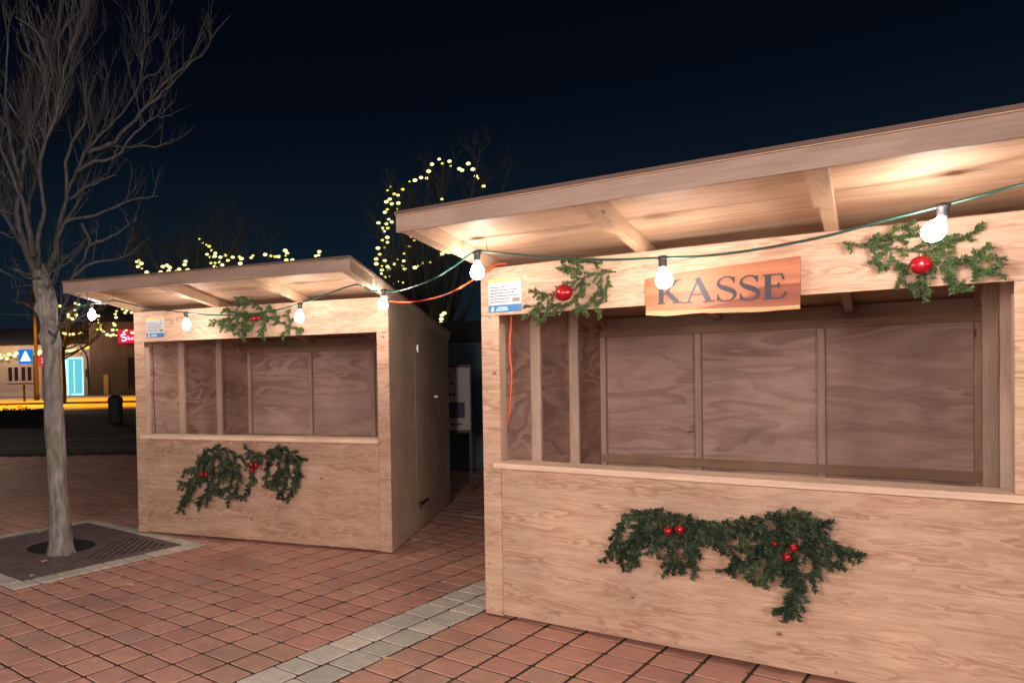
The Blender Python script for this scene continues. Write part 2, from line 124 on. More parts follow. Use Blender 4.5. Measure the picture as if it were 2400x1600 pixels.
# ---------------------------------------------------------------- materials
def mat(name, base=(.5, .5, .5), rough=.6, metal=0.0, spec=.5):
    m = bpy.data.materials.new(name); m.use_nodes = True; p = m.node_tree.nodes['Principled BSDF']
    p.inputs['Base Color'].default_value = (*base, 1); p.inputs['Roughness'].default_value = rough; p.inputs['Metallic'].default_value = metal
    p.inputs['Specular IOR Level'].default_value = spec
    return m, m.node_tree, p
def N(nt, t, **k):
    n = nt.nodes.new(t)
    for a, b in k.items(): setattr(n, a, b)
    return n
def noisetex(nt, vec, scale, detail=3, rough=.55, dist=0.0):
    n = N(nt, 'ShaderNodeTexNoise'); n.inputs['Scale'].default_value = scale; n.inputs['Detail'].default_value = detail
    n.inputs['Roughness'].default_value = rough; n.inputs['Distortion'].default_value = dist
    if vec is not None: nt.links.new(vec, n.inputs['Vector'])
    return n
def ramp(nt, fac, stops):
    r = N(nt, 'ShaderNodeValToRGB'); el = r.color_ramp.elements
    el[0].position, el[0].color = stops[0][0], (*stops[0][1], 1); el[1].position, el[1].color = stops[-1][0], (*stops[-1][1], 1)
    for p_, c_ in stops[1:-1]:
        x = el.new(p_); x.color = (*c_, 1)
    nt.links.new(fac, r.inputs[0]); return r
def mixc(nt, a, b, fac, mode='MIX'):
    m = N(nt, 'ShaderNodeMix'); m.data_type = 'RGBA'; m.blend_type = mode
    for inp, v in ((m.inputs[6], a), (m.inputs[7], b)):
        if isinstance(v, tuple): inp.default_value = (*v, 1)
        else: nt.links.new(v, inp)
    if isinstance(fac, (int, float)): m.inputs[0].default_value = fac
    else: nt.links.new(fac, m.inputs[0])
    return m.outputs[2]
def math_(nt, op, a, b=None, c=None):
    m = N(nt, 'ShaderNodeMath'); m.operation = op
    for i, v in enumerate((a, b, c)):
        if v is None: continue
        if isinstance(v, (int, float)): m.inputs[i].default_value = v
        else: nt.links.new(v, m.inputs[i])
    return m.outputs[0]
def wood(name, lo, hi, stretch, rings=9.0, field=1.0, contrast=.55, fibre=(6, 6, 150), rough=.62, knots=True):
    m, nt, p = mat(name, hi, rough, spec=.3)
    tc = N(nt, 'ShaderNodeTexCoord'); oi = N(nt, 'ShaderNodeObjectInfo')
    off = N(nt, 'ShaderNodeVectorMath'); off.operation = 'SCALE'; off.inputs[0].default_value = (37.0, 71.0, 53.0); nt.links.new(oi.outputs['Random'], off.inputs['Scale'])
    add = N(nt, 'ShaderNodeVectorMath'); add.operation = 'ADD'; nt.links.new(tc.outputs['Object'], add.inputs[0]); nt.links.new(off.outputs[0], add.inputs[1])
    mp = N(nt, 'ShaderNodeMapping'); mp.inputs['Scale'].default_value = stretch; nt.links.new(add.outputs[0], mp.inputs[0])
    n1 = noisetex(nt, mp.outputs[0], field, 3.5, .42, .45)
    v = math_(nt, 'MULTIPLY', n1.outputs[0], rings)
    fr = math_(nt, 'FRACT', v)
    r1 = ramp(nt, fr, [(0, (0, 0, 0)), (.30, (.25, .25, .25)), (.72, (1, 1, 1)), (.93, (.75, .75, .75)), (1, (0, 0, 0))])
    n1b = noisetex(nt, mp.outputs[0], field*.38, 2.5, .45, .5)
    r1b = ramp(nt, math_(nt, 'FRACT', math_(nt, 'MULTIPLY', n1b.outputs[0], rings*.8)), [(0, (1, 1, 1)), (.12, (.55, .55, .55)), (.5, (0, 0, 0)), (.86, (.1, .1, .1)), (1, (1, 1, 1))])
    big = noisetex(nt, mp.outputs[0], .8, 2)
    zone = ramp(nt, big.outputs[0], [(.35, (.15, .15, .15)), (.62, (1, 1, 1))])
    amp = math_(nt, 'MULTIPLY', math_(nt, 'SUBTRACT', 1.0, r1.outputs[0]), zone.outputs[0])
    amp = math_(nt, 'MULTIPLY', amp, contrast)
    amp = math_(nt, 'MAXIMUM', amp, math_(nt, 'MULTIPLY', r1b.outputs[0], contrast*.55))
    col = mixc(nt, hi, lo, amp)
    mp2 = N(nt, 'ShaderNodeMapping'); mp2.inputs['Scale'].default_value = fibre; nt.links.new(add.outputs[0], mp2.inputs[0])
    n2 = noisetex(nt, mp2.outputs[0], 1.0, 3, .6)
    f2 = ramp(nt, n2.outputs[0], [(.3, (.80, .78, .76)), (.7, (1.08, 1.08, 1.06))])
    col = mixc(nt, col, f2.outputs[0], .8, 'MULTIPLY')
    n4 = noisetex(nt, add.outputs[0], 2.3, 4, .6); f4 = ramp(nt, n4.outputs[0], [(.3, (.80, .77, .76)), (.7, (1.06, 1.05, 1.04))])
    col = mixc(nt, col, f4.outputs[0], 1.0, 'MULTIPLY')
    if knots:
        vo = N(nt, 'ShaderNodeTexVoronoi'); vo.inputs['Scale'].default_value = 1.0
        mp3 = N(nt, 'ShaderNodeMapping'); mp3.inputs['Scale'].default_value = tuple(max(1.2, min(6, s_*1.9)) for s_ in stretch); nt.links.new(add.outputs[0], mp3.inputs[0]); nt.links.new(mp3.outputs[0], vo.inputs['Vector'])
        kk = ramp(nt, vo.outputs['Distance'], [(.035, (1, 1, 1)), (.075, (0, 0, 0))])
        col = mixc(nt, col, (.11, .055, .03), math_(nt, 'MULTIPLY', kk.outputs[0], .8))
    tint = ramp(nt, oi.outputs['Random'], [(0, (.92, .90, .88)), (1, (1.06, 1.05, 1.03))])
    col = mixc(nt, col, tint.outputs[0], 1.0, 'MULTIPLY')
    nt.links.new(col, p.inputs['Base Color'])
    bp = N(nt, 'ShaderNodeBump'); bp.inputs['Strength'].default_value = .25; bp.inputs['Distance'].default_value = .002
    nt.links.new(n2.outputs[0], bp.inputs['Height']); nt.links.new(bp.outputs[0], p.inputs['Normal'])
    return m
PLY = wood('plywood', (.36, .17, .10), (.70, .515, .375), (2.3, 2.3, 15.0), 8.0, 1.2, .68)
PLYIN = wood('inner plywood', (.36, .21, .175), (.78, .58, .50), (.9, .9, 4.2), 7.0, 1.1, .8)
PLYSIDE = wood('side plywood', (.60, .50, .37), (.82, .72, .56), (.8, .8, 4.0), 8.0, 1.0, .35, knots=False)
STUD = wood('sawn stud', (.48, .33, .23), (.72, .57, .46), (9, 9, .8), 5.0, 1.0, .4, (120, 120, 5))
RAFT = wood('sawn rafter', (.42, .25, .14), (.64, .47, .32), (9, .8, 9), 5.0, 1.0, .4, (120, 5, 120))
TRIMW = wood('weathered fascia', (.25, .175, .135), (.42, .325, .265), (.7, 9, 9), 4.0, 1.0, .5, (4, 120, 120))
FASC = wood('fascia board', (.30, .17, .11), (.48, .33, .23), (.7, 9, 9), 4.0, 1.0, .45, (4, 120, 120))
SHELF = wood('planed shelf', (.62, .42, .30), (.86, .68, .53), (.7, 9, 9), 4.0, 1.0, .3, (4, 120, 120))
ROOFU = wood('roof board', (.42, .23, .13), (.64, .47, .33), (.6, 4.5, 4.5), 9.0, 1.0, .6, (4, 90, 90))
FELT, _, _ = mat('roofing felt', (.13, .085, .065), .9)
STEEL, _, _ = mat('zinc steel', (.55, .55, .55), .35, .9)
DARKM, _, _ = mat('dark metal', (.045, .04, .04), .5, .6)
# ---------------------------------------------------------------- stall
HT, HO, HS = 2.166, 1.872, .962
SL = .1057; RB0 = 2.164           # rafter underside z at y=0 and slope
D_ = 2.60
def rz(y, up=0.0): return RB0 - SL*y + up
def make_stall(label, ox, oy, yaw, W, xl, xr, group, gable, ext=0.0, bst=(.845, 1.645)):
    t = thing('market_stall', label, 'stall', (ox, oy, 0), yaw, group)
    P = .012
    obj('header_panel', B(0, W, 0, .015, HO, HT, bev=.0015), PLY, t)
    obj('front_post', B(0, xl, 0, .015, .012, HO-.0015, bev=.0015), PLY, t)
    obj('front_post', B(xr, W, 0, .015, .937 if ext else .012, HO-.0015, bev=.0015), PLY, t)
    obj('lower_panel', B(xl+.0015, xr-.0015+ext, .002, .017, .022, .934, bev=.001), PLY, t)
    bm = bmesh.new()   # counter shelf with chamfered ends
    x0, x1 = xl-.025, xr+(.095 if ext else .02)
    pr = [(x0+.0, -.062), (x1-.012, -.062), (x1, -.04), (x1, -.001), (xr-.002, -.001), (xr-.002, .16), (xl+.002, .16), (xl+.002, -.001), (x0+.02, -.001)]
    a = [bm.verts.new((x, y, .936)) for x, y in pr]; b = [bm.verts.new((x, y, .968)) for x, y in pr]
    bm.faces.new(a[::-1]); bm.faces.new(b)
    for i in range(len(a)): bm.faces.new((a[i], a[(i+1) % len(a)], b[(i+1) % len(a)], b[i]))
    bmesh.ops.recalc_face_normals(bm, faces=bm.faces[:]); obj('counter_shelf', bm, SHELF, t)
    # side walls (plywood) with the roof slope
    for x0, x1, nm in ((0, .012, 0), (W-.012, W, 1)):
        bm = bmesh.new(); slab(bm, [(.0165, .012), (D_, .012), (D_, rz(D_)), (.0165, rz(.0165))], x0, x1)
        obj('side_wall', bm, [PLYSIDE if nm else PLYIN], t)
    obj('back_wall', B(.0125, W-.0125, D_-.012, D_-.0005, .012, 1.868), PLYIN, t)
    obj('eaves_board', B(.0165, W-.0165, D_-.03, D_-.0135, 1.867, rz(D_)+.070), FASC, t)
    obj('floor_panel', B(.0125, W-.0125, .018, D_-.0125, .03, .05), PLYIN, t)
    # framing
    st = .045; dp = .07
    for x in (.0135, *bst, W-.0135-st):
        obj('stud', B(x, x+st, D_-.0125-dp, D_-.0135, .052, 1.795, bev=.003), STUD, t)
    obj('top_plate', B(.0135, W-.0135, D_-.0125-dp-.004, D_-.0135, 1.797, 1.865, bev=.003), FASC, t)
    obj('back_rail', B(.0135, W-.0135, D_-.0125-dp-.006, D_-.0135-dp, .70, .775, bev=.003), FASC, t)
    for y in (.80, 1.66):
        for x0, x1 in ((.0135, .0135+dp), (W-.0135-dp, W-.0135)):
            obj('stud', B(x0, x1, y, y+st, .052, rz(y)-.004, bev=.003), STUD, t)
    for x0, x1 in ((xl-.045, xl-.0005), (xr+.0005, xr+.045)):
        obj('stud', B(x0, x1, .0175, .105, .052, HO-.05, bev=.003), STUD, t)
    obj('header_beam', B(.0135, W-.0135, .0175, .062, HO+.006, HO+.10, bev=.003), FASC, t)
    # roof: rafters (front stub + main), fascia, boards
    y0 = -1.0
    for i, x in enumerate((.0, .87, 1.70, W-.07)):
        bm = bmesh.new()
        h = .076
        slab(bm, [(y0, rz(y0)-.004), (-.47, rz(-.47)-.004), (-.47, rz(-.47)+h), (y0, rz(y0)+h)], x, x+.07)
        slab(bm, [(-.4685, rz(-.4685)+.004), (-.02, rz(-.02)+.004), (D_+.05, rz(D_+.05)+.004), (D_+.05, rz(D_+.05)+h), (-.4685, rz(-.4685)+h)], x+.004+.012, x+.07-.004)
        obj('rafter', bm, RAFT, t)
    obj('fascia', B(-.018, W+.006, y0-.028, y0-.001, rz(y0)-.006, rz(y0)+.0785, bev=.002), TRIMW, t)
    seg = [(y0-.03, -.40, 0), (-.390, .30, .0015), (.304, 1.25, 0), (1.254, D_+.14, .001)]
    for a_, b_, dz in seg:
        bm = bmesh.new(); slab(bm, [(a_, rz(a_, .0775)+dz), (b_, rz(b_, .0775)+dz), (b_, rz(b_, .0925)+dz), (a_, rz(a_, .0925)+dz)], -.02, W+.012)
        obj('roof_board', bm, ROOFU, t)
    bm = bmesh.new(); slab(bm, [(y0-.0345, rz(y0-.034, .0805)), (y0-.0305, rz(y0-.034, .0805)), (y0-.0305, rz(y0-.0305, .0955)), (D_+.145, rz(D_+.145, .0955)), (D_+.145, rz(D_+.145, .0985)), (y0-.0345, rz(y0-.0345, .0985))], -.024, W+.016)
    obj('roof_felt', bm, FELT, t)
    # gable strips along the side walls, under the roof
    if gable:
        bm = bmesh.new(); slab(bm, [(-.47, rz(-.47)+.001), (D_+.06, rz(D_+.06)+.001), (D_+.06, rz(D_+.06)+.075), (-.47, rz(-.47)+.075)], W+.0005, W+.006)
        obj('gable_board', bm, PLYSIDE, t)
        d = obj('door', B(W+.0003, W+.0012, .93, D_-.03, .26, 1.80), PLYSIDE, t)
        for z in (.235, 1.735):
            bm = bmesh.new(); box(bm, W+.0135, W+.0175, .955, 1.36 if z < 1 else 1.0, z, z+.03); box(bm, W+.0175, W+.03, .955, .985, z-.02, z+.05)
            obj('hinge', bm, DARKM if z < 1 else STEEL, d)
        bm = bmesh.new(); box(bm, W+.0135, W+.018, 1.72, 1.80, 1.25, 1.275, bev=.001); box(bm, W+.018, W+.045, 1.74, 1.755, 1.255, 1.27); box(bm, W+.045, W+.055, 1.70, 1.80, 1.255, 1.27)
        obj('handle', bm, STEEL, d)
    # screws
    for x, z in tuple((.03+(W-.06)*k/7, .045+.004*(k % 3)) for k in range(8))+tuple((.03, .33+.27*k) for k in range(5))+tuple((W-.03, .35+.27*k) for k in range(5))+((.055, HO-.008), (W-.045, HO-.008), (.05, .16), (W-.045, .22), (.06, 2.11)):
        bm = bmesh.new(); lathe(bm, [(0, .004), (.004, .0035), (.0065, .0)], 8) if z < 1.8 else lathe(bm, [(0, .006), (.006, .005), (.010, .0)], 10)
        bmesh.ops.rotate(bm, verts=bm.verts[:], matrix=Matrix.Rotation(math.pi/2, 3, 'X')); bmesh.ops.translate(bm, verts=bm.verts[:], vec=(x, -.0005, z))
        obj('screw', bm, STEEL, t)
    return t
AX, AY, AYAW, AW = -1.188, 7.387, -.4374, 2.545
BX, BY, BYAW, BW = 1.415, 4.706, -.6936, 2.465
stA = make_stall('smaller looking open plywood stall behind the bare tree, without a name board', AX, AY, AYAW, AW, .110, 2.443, 'plywood market stalls', True)
stB = make_stall('nearest open plywood stall carrying the KASSE name board', BX, BY, BYAW, BW, .112, 2.357, 'plywood market stalls', False, .108, (.745, 1.553))
def on(st, x, y, z):
    ox, oy, a = (AX, AY, AYAW) if st == 'A' else (BX, BY, BYAW)
    return Vector((ox+x*math.cos(a)-y*math.sin(a), oy+x*math.sin(a)+y*math.cos(a), z))
def yaw(st): return AYAW if st == 'A' else BYAW
# ---------------------------------------------------------------- KASSE board
SIGNW = wood('stained sign board', (.20, .050, .02), (.50, .20, .095), (.9, .9, 7.0), 3.2, .9, 1.0, (4, 4, 120), .45, knots=False)
INK, _, _ = mat('black paint', (.012, .011, .018), .5)
ks = thing('name_board', 'reddish live-edge wooden board with black letters KASSE on the stall header', 'sign', on('B', 0, 0, 0), BYAW)
edge_b = [(.940, 1.817), (1.05, 1.806), (1.18, 1.812), (1.30, 1.806), (1.45, 1.800), (1.55, 1.803), (1.62, 1.804)]
edge_t = [(1.622, 2.060), (1.50, 2.054), (1.37, 2.045), (1.25, 2.040), (1.09, 2.030), (.98, 2.020), (.940, 2.012)]
bm = bmesh.new(); prism(bm, edge_b+edge_t, -.024, -.002); obj('board', bm, SIGNW, ks)
SAP = wood('pale live edge', (.42, .22, .09), (.60, .36, .18), (.9, .9, 7.0), 4, 1.0, .4, (4, 4, 120), .5, knots=False)
bm = bmesh.new()
prism(bm, [(x, z+.0005) for x, z in edge_b]+[(1.62, 1.824), (1.50, 1.822), (1.36, 1.829), (1.2, 1.832), (1.06, 1.834), (.940, 1.842)], -.0265, -.0243)
obj('live_edge', bm, SAP, ks)
# serif letters as closed outlines made of overlapping-free strokes
def stroke(bm, pts, wid, y0=-.0275, y1=-.0246):
    n = len(pts); P2 = [Vector(p) for p in pts]; L, R = [], []
    for i, p_ in enumerate(P2):
        t = (P2[min(i+1, n-1)]-P2[max(i-1, 0)]).normalized(); nn = Vector((-t.y, t.x)); h = wid[i]/2 if isinstance(wid, (list, tuple)) else wid/2
        L.append(p_+nn*h); R.append(p_-nn*h)
    for i in range(n-1):
        prism(bm, [tuple(R[i]), tuple(R[i+1]), tuple(L[i+1]), tuple(L[i])], y0, y1)
def letter(ch, x, z, h, wd):
    bm = bmesh.new(); s = h
    def q(u, v): return (x+u*wd, z+v*s)
    k = iter(range(40))
    def st_(pts, wid):
        i = next(k); stroke(bm, [q(*p_) for p_ in pts], wid, -.0275-.0003*i, -.0246)
    T, t_ = .024, .007
    if ch == 'K':
        st_([(.2, .0), (.2, 1)], T); st_([(.0, .022), (.4, .022)], t_); st_([(.0, .978), (.4, .978)], t_)
        st_([(.3, .38), (.92, .98)], .009); st_([(.72, .978), (1.1, .978)], t_); st_([(.42, .55), (.95, .02)], T*.95); st_([(.72, .022), (1.18, .022)], t_)
    if ch == 'A':
        st_([(.1, .0), (.5, 1.0)], .009); st_([(.46, 1.04), (.88, .0)], T); st_([(.26, .34), (.72, .34)], t_); st_([(-.05, .022), (.28, .022)], t_); st_([(.66, .022), (1.08, .022)], t_)
    if ch == 'S':
        cur = catmull([(.93, .80, 0), (.80, .95, 0), (.50, 1.0, 0), (.17, .90, 0), (.08, .74, 0), (.25, .60, 0), (.55, .50, 0), (.88, .38, 0), (.98, .22, 0), (.82, .06, 0), (.48, .0, 0), (.18, .06, 0), (.04, .24, 0)], 5)
        n = len(cur); wd_ = []
        for i in range(n):
            t = i/(n-1); wd_.append(.007+.019*math.exp(-((t-.5)/.17)**2)+.004*math.exp(-((t-.06)/.05)**2)+.004*math.exp(-((t-.94)/.05)**2))
        st_([(c.x, c.y) for c in cur], wd_); st_([(.93, .72), (.95, .99)], .006); st_([(.03, .02), (.05, .30)], .006)
    if ch == 'E':
        st_([(.22, 0), (.22, 1)], T); st_([(.0, .022), (.85, .022)], t_); st_([(.0, .978), (.85, .978)], t_); st_([(.2, .53), (.68, .53)], t_)
        st_([(.82, .978), (.90, .76)], .008); st_([(.82, .022), (1.0, .26)], .009); st_([(.68, .64), (.68, .42)], .008)
    return bm
for ch, x, z, wd in (('K', .995, 1.872, .105), ('A', 1.128, 1.868, .125), ('S', 1.273, 1.866, .080), ('S', 1.372, 1.863, .080), ('E', 1.470, 1.861, .095)):
    obj('letter', letter(ch, x, z, .122, wd), INK, ks)
# ---------------------------------------------------------------- information plates
WHITE, _, _ = mat('white plate', (.48, .52, .53), .5); ORANGE, _, _ = mat('orange strip', (.85, .52, .18), .5); BLUE, _, _ = mat('blue strip', (.035, .16, .38), .4)
LBLUE, _, _ = mat('light blue print', (.35, .62, .80), .4); GREY, _, _ = mat('grey print', (.07, .085, .10), .6); TAN, _, _ = mat('tan print', (.22, .18, .11), .6)
def info(st, label, x0, x1, z0, z1):
    t = thing('information_plate', label, 'sign', on(st, x0, 0, z0), yaw(st), 'information plates on the stall headers')
    w_, h_ = x1-x0, z1-z0
    obj('plate', B(0, w_, -.006, -.002, 0, h_, bev=.0008), WHITE, t)
    obj('orange_strip', B(.001, w_-.001, -.0072, -.0063, h_*.885, h_-.001), ORANGE, t)
    obj('blue_strip', B(.001, w_-.001, -.0072, -.0063, .001, h_*.215), BLUE, t)
    bm = bmesh.new(); rr = random.Random(4)
    for k, ln in enumerate((.55, .86, .82, .88, .66, .66)):
        zz = h_*(.745-.087*k); x = .012
        while x < w_*ln:
            l = rr.uniform(.008, .024); box(bm, x, min(x+l, w_*ln), -.0071, -.0064, zz-.0028, zz+.0028); x += l+.004
    obj('small_print', bm, GREY, t)
    bm = bmesh.new(); box(bm, w_*.73, w_*.95, -.0071, -.0064, h_*.29, h_*.40); obj('stamp', bm, TAN, t)
    bm = bmesh.new(); tube(bm, [(w_*.83+.012*math.cos(a), -.0068, h_*.80+.012*math.sin(a)) for a in [k*.6 for k in range(9)]], .0016, 4); tube(bm, [(w_*.86, -.0068, h_*.78), (w_*.90, -.0068, h_*.70), (w_*.87, -.0068, h_*.66)], .0016, 4)
    obj('emblem', bm, GREY, t)
    bm = bmesh.new()
    prism(bm, [(.012, .006), (.036, .006), (.036, .030), (.026, .041)], -.0086, -.0075); prism(bm, [(.045, .008), (w_*.60, .008), (w_*.60, .018), (.050, .018)], -.0086, -.0075); prism(bm, [(.052, .022), (w_*.58, .022), (w_*.57, .030), (.062, .032)], -.0086, -.0075)
    obj('logo', bm, LBLUE, t)
    return t
info('A', 'small white plate with blue foot strip on the tree-side stall, left end of header', .150, .352, 1.912, 2.104)
info('B', 'small white plate with blue foot strip left of a fir sprig on the KASSE stall', .051, .257, 1.890, 2.094)
# ---------------------------------------------------------------- fir sprigs and garlands
def leafmat(name, a, b_, c_):
    m, nt, p = mat(name, a, .5, spec=.35)
    g = N(nt, 'ShaderNodeTexCoord'); n = noisetex(nt, g.outputs['Object'], 16, 3); r = ramp(nt, n.outputs[0], [(.3, a), (.5, b_), (.72, c_)])
    n2 = noisetex(nt, g.outputs['Object'], 130, 1); r2 = ramp(nt, n2.outputs[0], [(.3, (.6, .6, .6)), (.7, (1.35, 1.35, 1.2))])
    nt.links.new(mixc(nt, r.outputs[0], r2.outputs[0], 1.0, 'MULTIPLY'), p.inputs['Base Color']); return m
FIR = leafmat('fir needles', (.030, .070, .028), (.055, .115, .040), (.10, .17, .055))
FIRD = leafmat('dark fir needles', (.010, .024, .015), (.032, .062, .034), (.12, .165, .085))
TWIG, _, _ = mat('fir twig', (.10, .075, .04), .8)
RED, _, rp = mat('red glass bauble', (.40, .008, .016), .26, .55); rp.inputs['Coat Weight'].default_value = .5
GOLD, _, _ = mat('bauble cap', (.16, .12, .06), .5, .6)
def needles(bm, pts, rng, dens, ln, wd):
    for a, b in zip(pts, pts[1:]):
        L = (b-a).length; t = (b-a).normalized()
        u = t.orthogonal().normalized(); v = t.cross(u)
        for _ in range(max(1, int(L*dens))):
            o = a.lerp(b, rng.random()); an = rng.uniform(0, 2*math.pi); r = (u*math.cos(an)+v*math.sin(an))
            d = (t*rng.uniform(.35, 1.0)+r).normalized(); l = ln*rng.uniform(.7, 1.15); s = d.cross(Vector((rng.uniform(-1, 1), -1.2, rng.uniform(-1, 1)))).normalized()*wd*.5
            e_ = o+d*l
            bm.faces.new([bm.verts.new(x) for x in (o-s*.6, o+d*l*.55-s, e_-s*.3, e_+s*.3, o+d*l*.55+s, o+s*.6)])
def greenery(name, label, cat, st, data, fir, seed, depth, dens, ln, wd, twl, group, tl=(.03, .062)):
    rng = random.Random(seed); t = thing(name, label, cat, on(st, 0, 0, 0), yaw(st), group)
    bs = bmesh.new(); bn = bmesh.new()
    for k, pl in enumerate(data[0]):
        base = rng.uniform(*depth); drift = rng.uniform(-.02, .025)
        pts = [Vector((x, -(base+drift*i/len(pl)+rng.uniform(0, .008)), z)) for i, (x, z) in enumerate(pl)]
        for p_ in pts: p_.y = min(p_.y, -.012)
        sm = catmull(pts, 5); R0 = .0045 if k == 0 else .0028
        tube(bs, sm, lambda u: R0*(1-.6*u), 5); needles(bn, sm, rng, dens*(.6 if k == 0 else 1), ln, wd)
        Ltot = sum((b-a).length for a, b in zip(sm, sm[1:])); n = int(Ltot/twl)
        for j in range(n):
            u = (j+.7)/(n+.4); i = min(len(sm)-2, int(u*(len(sm)-1))); o = sm[i]; tt = (sm[i+1]-o).normalized()
            side = Vector((-tt.z, 0, tt.x))*(1 if (j+k) % 2 else -1)
            d = (tt*.9+side*rng.uniform(.5, 1.0)+Vector((0, rng.uniform(-.5, .1), -.15))).normalized(); l = rng.uniform(*tl)
            tw = [o, o+d*l*.5, o+d*l+Vector((0, 0, -.006))]
            for w__ in tw: w__.y = min(w__.y, -.01)
            tube(bs, tw, .0013, 3, False); needles(bn, tw, rng, dens*1.1, ln*.95, wd)
    obj('stems', bs, TWIG, t); obj('needles', bn, fir, t)
    for x, z, r in data[1]:
        y_ = -(depth[1]+r*.9)
        bm = bmesh.new(); sphere(bm, (x, y_, z), r, 20, 14); b_ = obj('bauble', bm, RED, t, True)
        bm = bmesh.new(); lathe(bm, [(0, r*.28), (r*.2, r*.26), (r*.22, 0), (r*.2, -.002)], 10, (x, y_, z+r*.97)); obj('cap', bm, GOLD, b_)
    return t
G1 = 'fir sprigs with red baubles on the stall headers'; G2 = 'fir garlands hanging below the counters'
greenery('fir_sprig', 'loose fir sprig with three tiny red baubles on the tree-side stall header', 'sprig', 'A', D['Au'], FIR, 11, (.018, .05), 1000, .019, .0045, .028, G1)
greenery('fir_sprig', 'drooping fir sprig with one big red bauble between plate and KASSE board', 'sprig', 'B', D['Bl'], FIR, 12, (.018, .055), 950, .0155, .0042, .040, G1)
greenery('fir_sprig', 'wide fir sprig with one big red bauble right of the KASSE board', 'sprig', 'B', D['Br'], FIR, 13, (.018, .07), 950, .017, .0042, .034, G1)
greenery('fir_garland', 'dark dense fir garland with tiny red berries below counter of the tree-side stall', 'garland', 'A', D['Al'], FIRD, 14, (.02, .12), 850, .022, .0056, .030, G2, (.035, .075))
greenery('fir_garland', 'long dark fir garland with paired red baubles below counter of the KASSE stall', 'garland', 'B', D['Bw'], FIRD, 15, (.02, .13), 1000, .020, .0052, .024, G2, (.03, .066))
# ---------------------------------------------------------------- festoon string
CABLE, _, _ = mat('green rubber cable', (.02, .075, .055), .45); CAP, _, _ = mat('black bulb socket', (.02, .02, .02), .45)
BULB = bpy.data.materials.new('lit white bulb'); BULB.use_nodes = True; bnt = BULB.node_tree; bnt.nodes.clear()
em = bnt.nodes.new('ShaderNodeEmission'); em.inputs[0].default_value = (1.0, .86, .79, 1); em.inputs[1].default_value = 150.0; oo = bnt.nodes.new('ShaderNodeOutputMaterial'); bnt.links.new(em.outputs[0], oo.inputs[0])
fs = thing('festoon_light_string', 'dark green cable with seven lit white bulbs hung under both stall roofs', 'light string', D['cable'][9])
inv = Vector(fs.location)
def loc(p): return Vector(p)-inv
bm = bmesh.new(); tube(bm, [loc(p) for p in catmull(D['cable'], 6)], .0064, 6); obj('cable', bm, CABLE, fs, True)
for i, p_ in enumerate(D['bulbs']):
    c = loc(p_)
    bm = bmesh.new(); lathe(bm, [(0, .012), (.016, .010), (.026, .004), (.027, -.003), (.019, -.008), (.0185, -.038), (.0145, -.048), (0, -.048)], 14, c); sk = obj('socket', bm, CAP, fs, True)
    bm = bmesh.new(); lathe(bm, [(0, -.0485), (.0135, -.049), (.016, -.062), (.028, -.080), (.037, -.100), (.0385, -.116), (.032, -.137), (.018, -.150), (0, -.153)], 16, c)
    tilt = (0, 0, .1, .1, 0, -.1, .55)[i]
    if tilt: bmesh.ops.rotate(bm, verts=bm.verts[:], cent=c+Vector((0, 0, -.04)), matrix=Matrix.Rotation(tilt, 3, 'Y'))
    obj('bulb', bm, BULB, sk, True)
for i, st in ((7, 'A'), (16, 'A'), (23, 'B')):
    c = loc(D['cable'][i]); a = Vector((0, 0, .012))
    bm = bmesh.new(); tube(bm, [c+Vector((0, 0, .07)), c+Vector((0, 0, .02)), c+Vector((.008, 0, .004)), c+Vector((0, 0, -.010)), c+Vector((-.008, 0, 0))], .002, 5); obj('hook', bm, DARKM, fs)
ORC, _, _ = mat('orange extension cable', (.80, .11, .025), .5)
bm = bmesh.new(); o0 = Vector(D['orange'][0]); tube(bm, [Vector(p)-o0 for p in catmull(D['orange'], 6)], .0062, 6)
tag(obj('extension_cable', bm, ORC, None, True, o0), 'orange cable sagging between the two stalls beneath the green one', 'cable')
bm = bmesh.new(); o0 = Vector(D['orangeB'][-1]); tube(bm, [Vector(p)-o0 for p in catmull(D['orangeB'], 6)], .006, 6)
tag(obj('extension_cable', bm, ORC, None, True, o0), 'orange cable hanging straight down inside the left jamb of the KASSE stall', 'cable')
bm = bmesh.new(); o0 = Vector(D['cordA'][-1]); tube(bm, [Vector(p)-o0 for p in catmull(D['cordA'], 6)], .004, 6)
tag(obj('power_cord', bm, CAP, None, True, o0), 'thin black cord hanging inside the left jamb of the tree-side stall', 'cable')
# ---------------------------------------------------------------- ground
s_ = .2091; GA = .7775; GX, GY = -.6251, 4.4576
e1 = Vector((math.cos(GA), math.sin(GA))); e2 = Vector((math.sin(GA), -math.cos(GA)))
def gp(u, v): q = Vector((GX, GY))+e1*u*s_+e2*v*s_; return q
gm, nt, p = mat('dark asphalt', (.03, .03, .03), .85)
tcg = N(nt, 'ShaderNodeTexCoord'); n1 = noisetex(nt, tcg.outputs['Object'], .5, 4); n2 = noisetex(nt, tcg.outputs['Object'], 60, 2)
c1 = ramp(nt, n1.outputs[0], [(.3, (.075, .074, .062)), (.7, (.14, .135, .11))]); c2 = ramp(nt, n2.outputs[0], [(.3, (.6, .6, .6)), (.7, (1.3, 1.3, 1.3))])
nt.links.new(mixc(nt, c1.outputs[0], c2.outputs[0], 1.0, 'MULTIPLY'), p.inputs['Base Color'])
bm = bmesh.new(); box(bm, -160, 160, -30, 260, -.5, -.012); tag(obj('ground', bm, gm), kind='structure')
jm, nt, p = mat('mossy joint sand', (.03, .02, .015), .95)
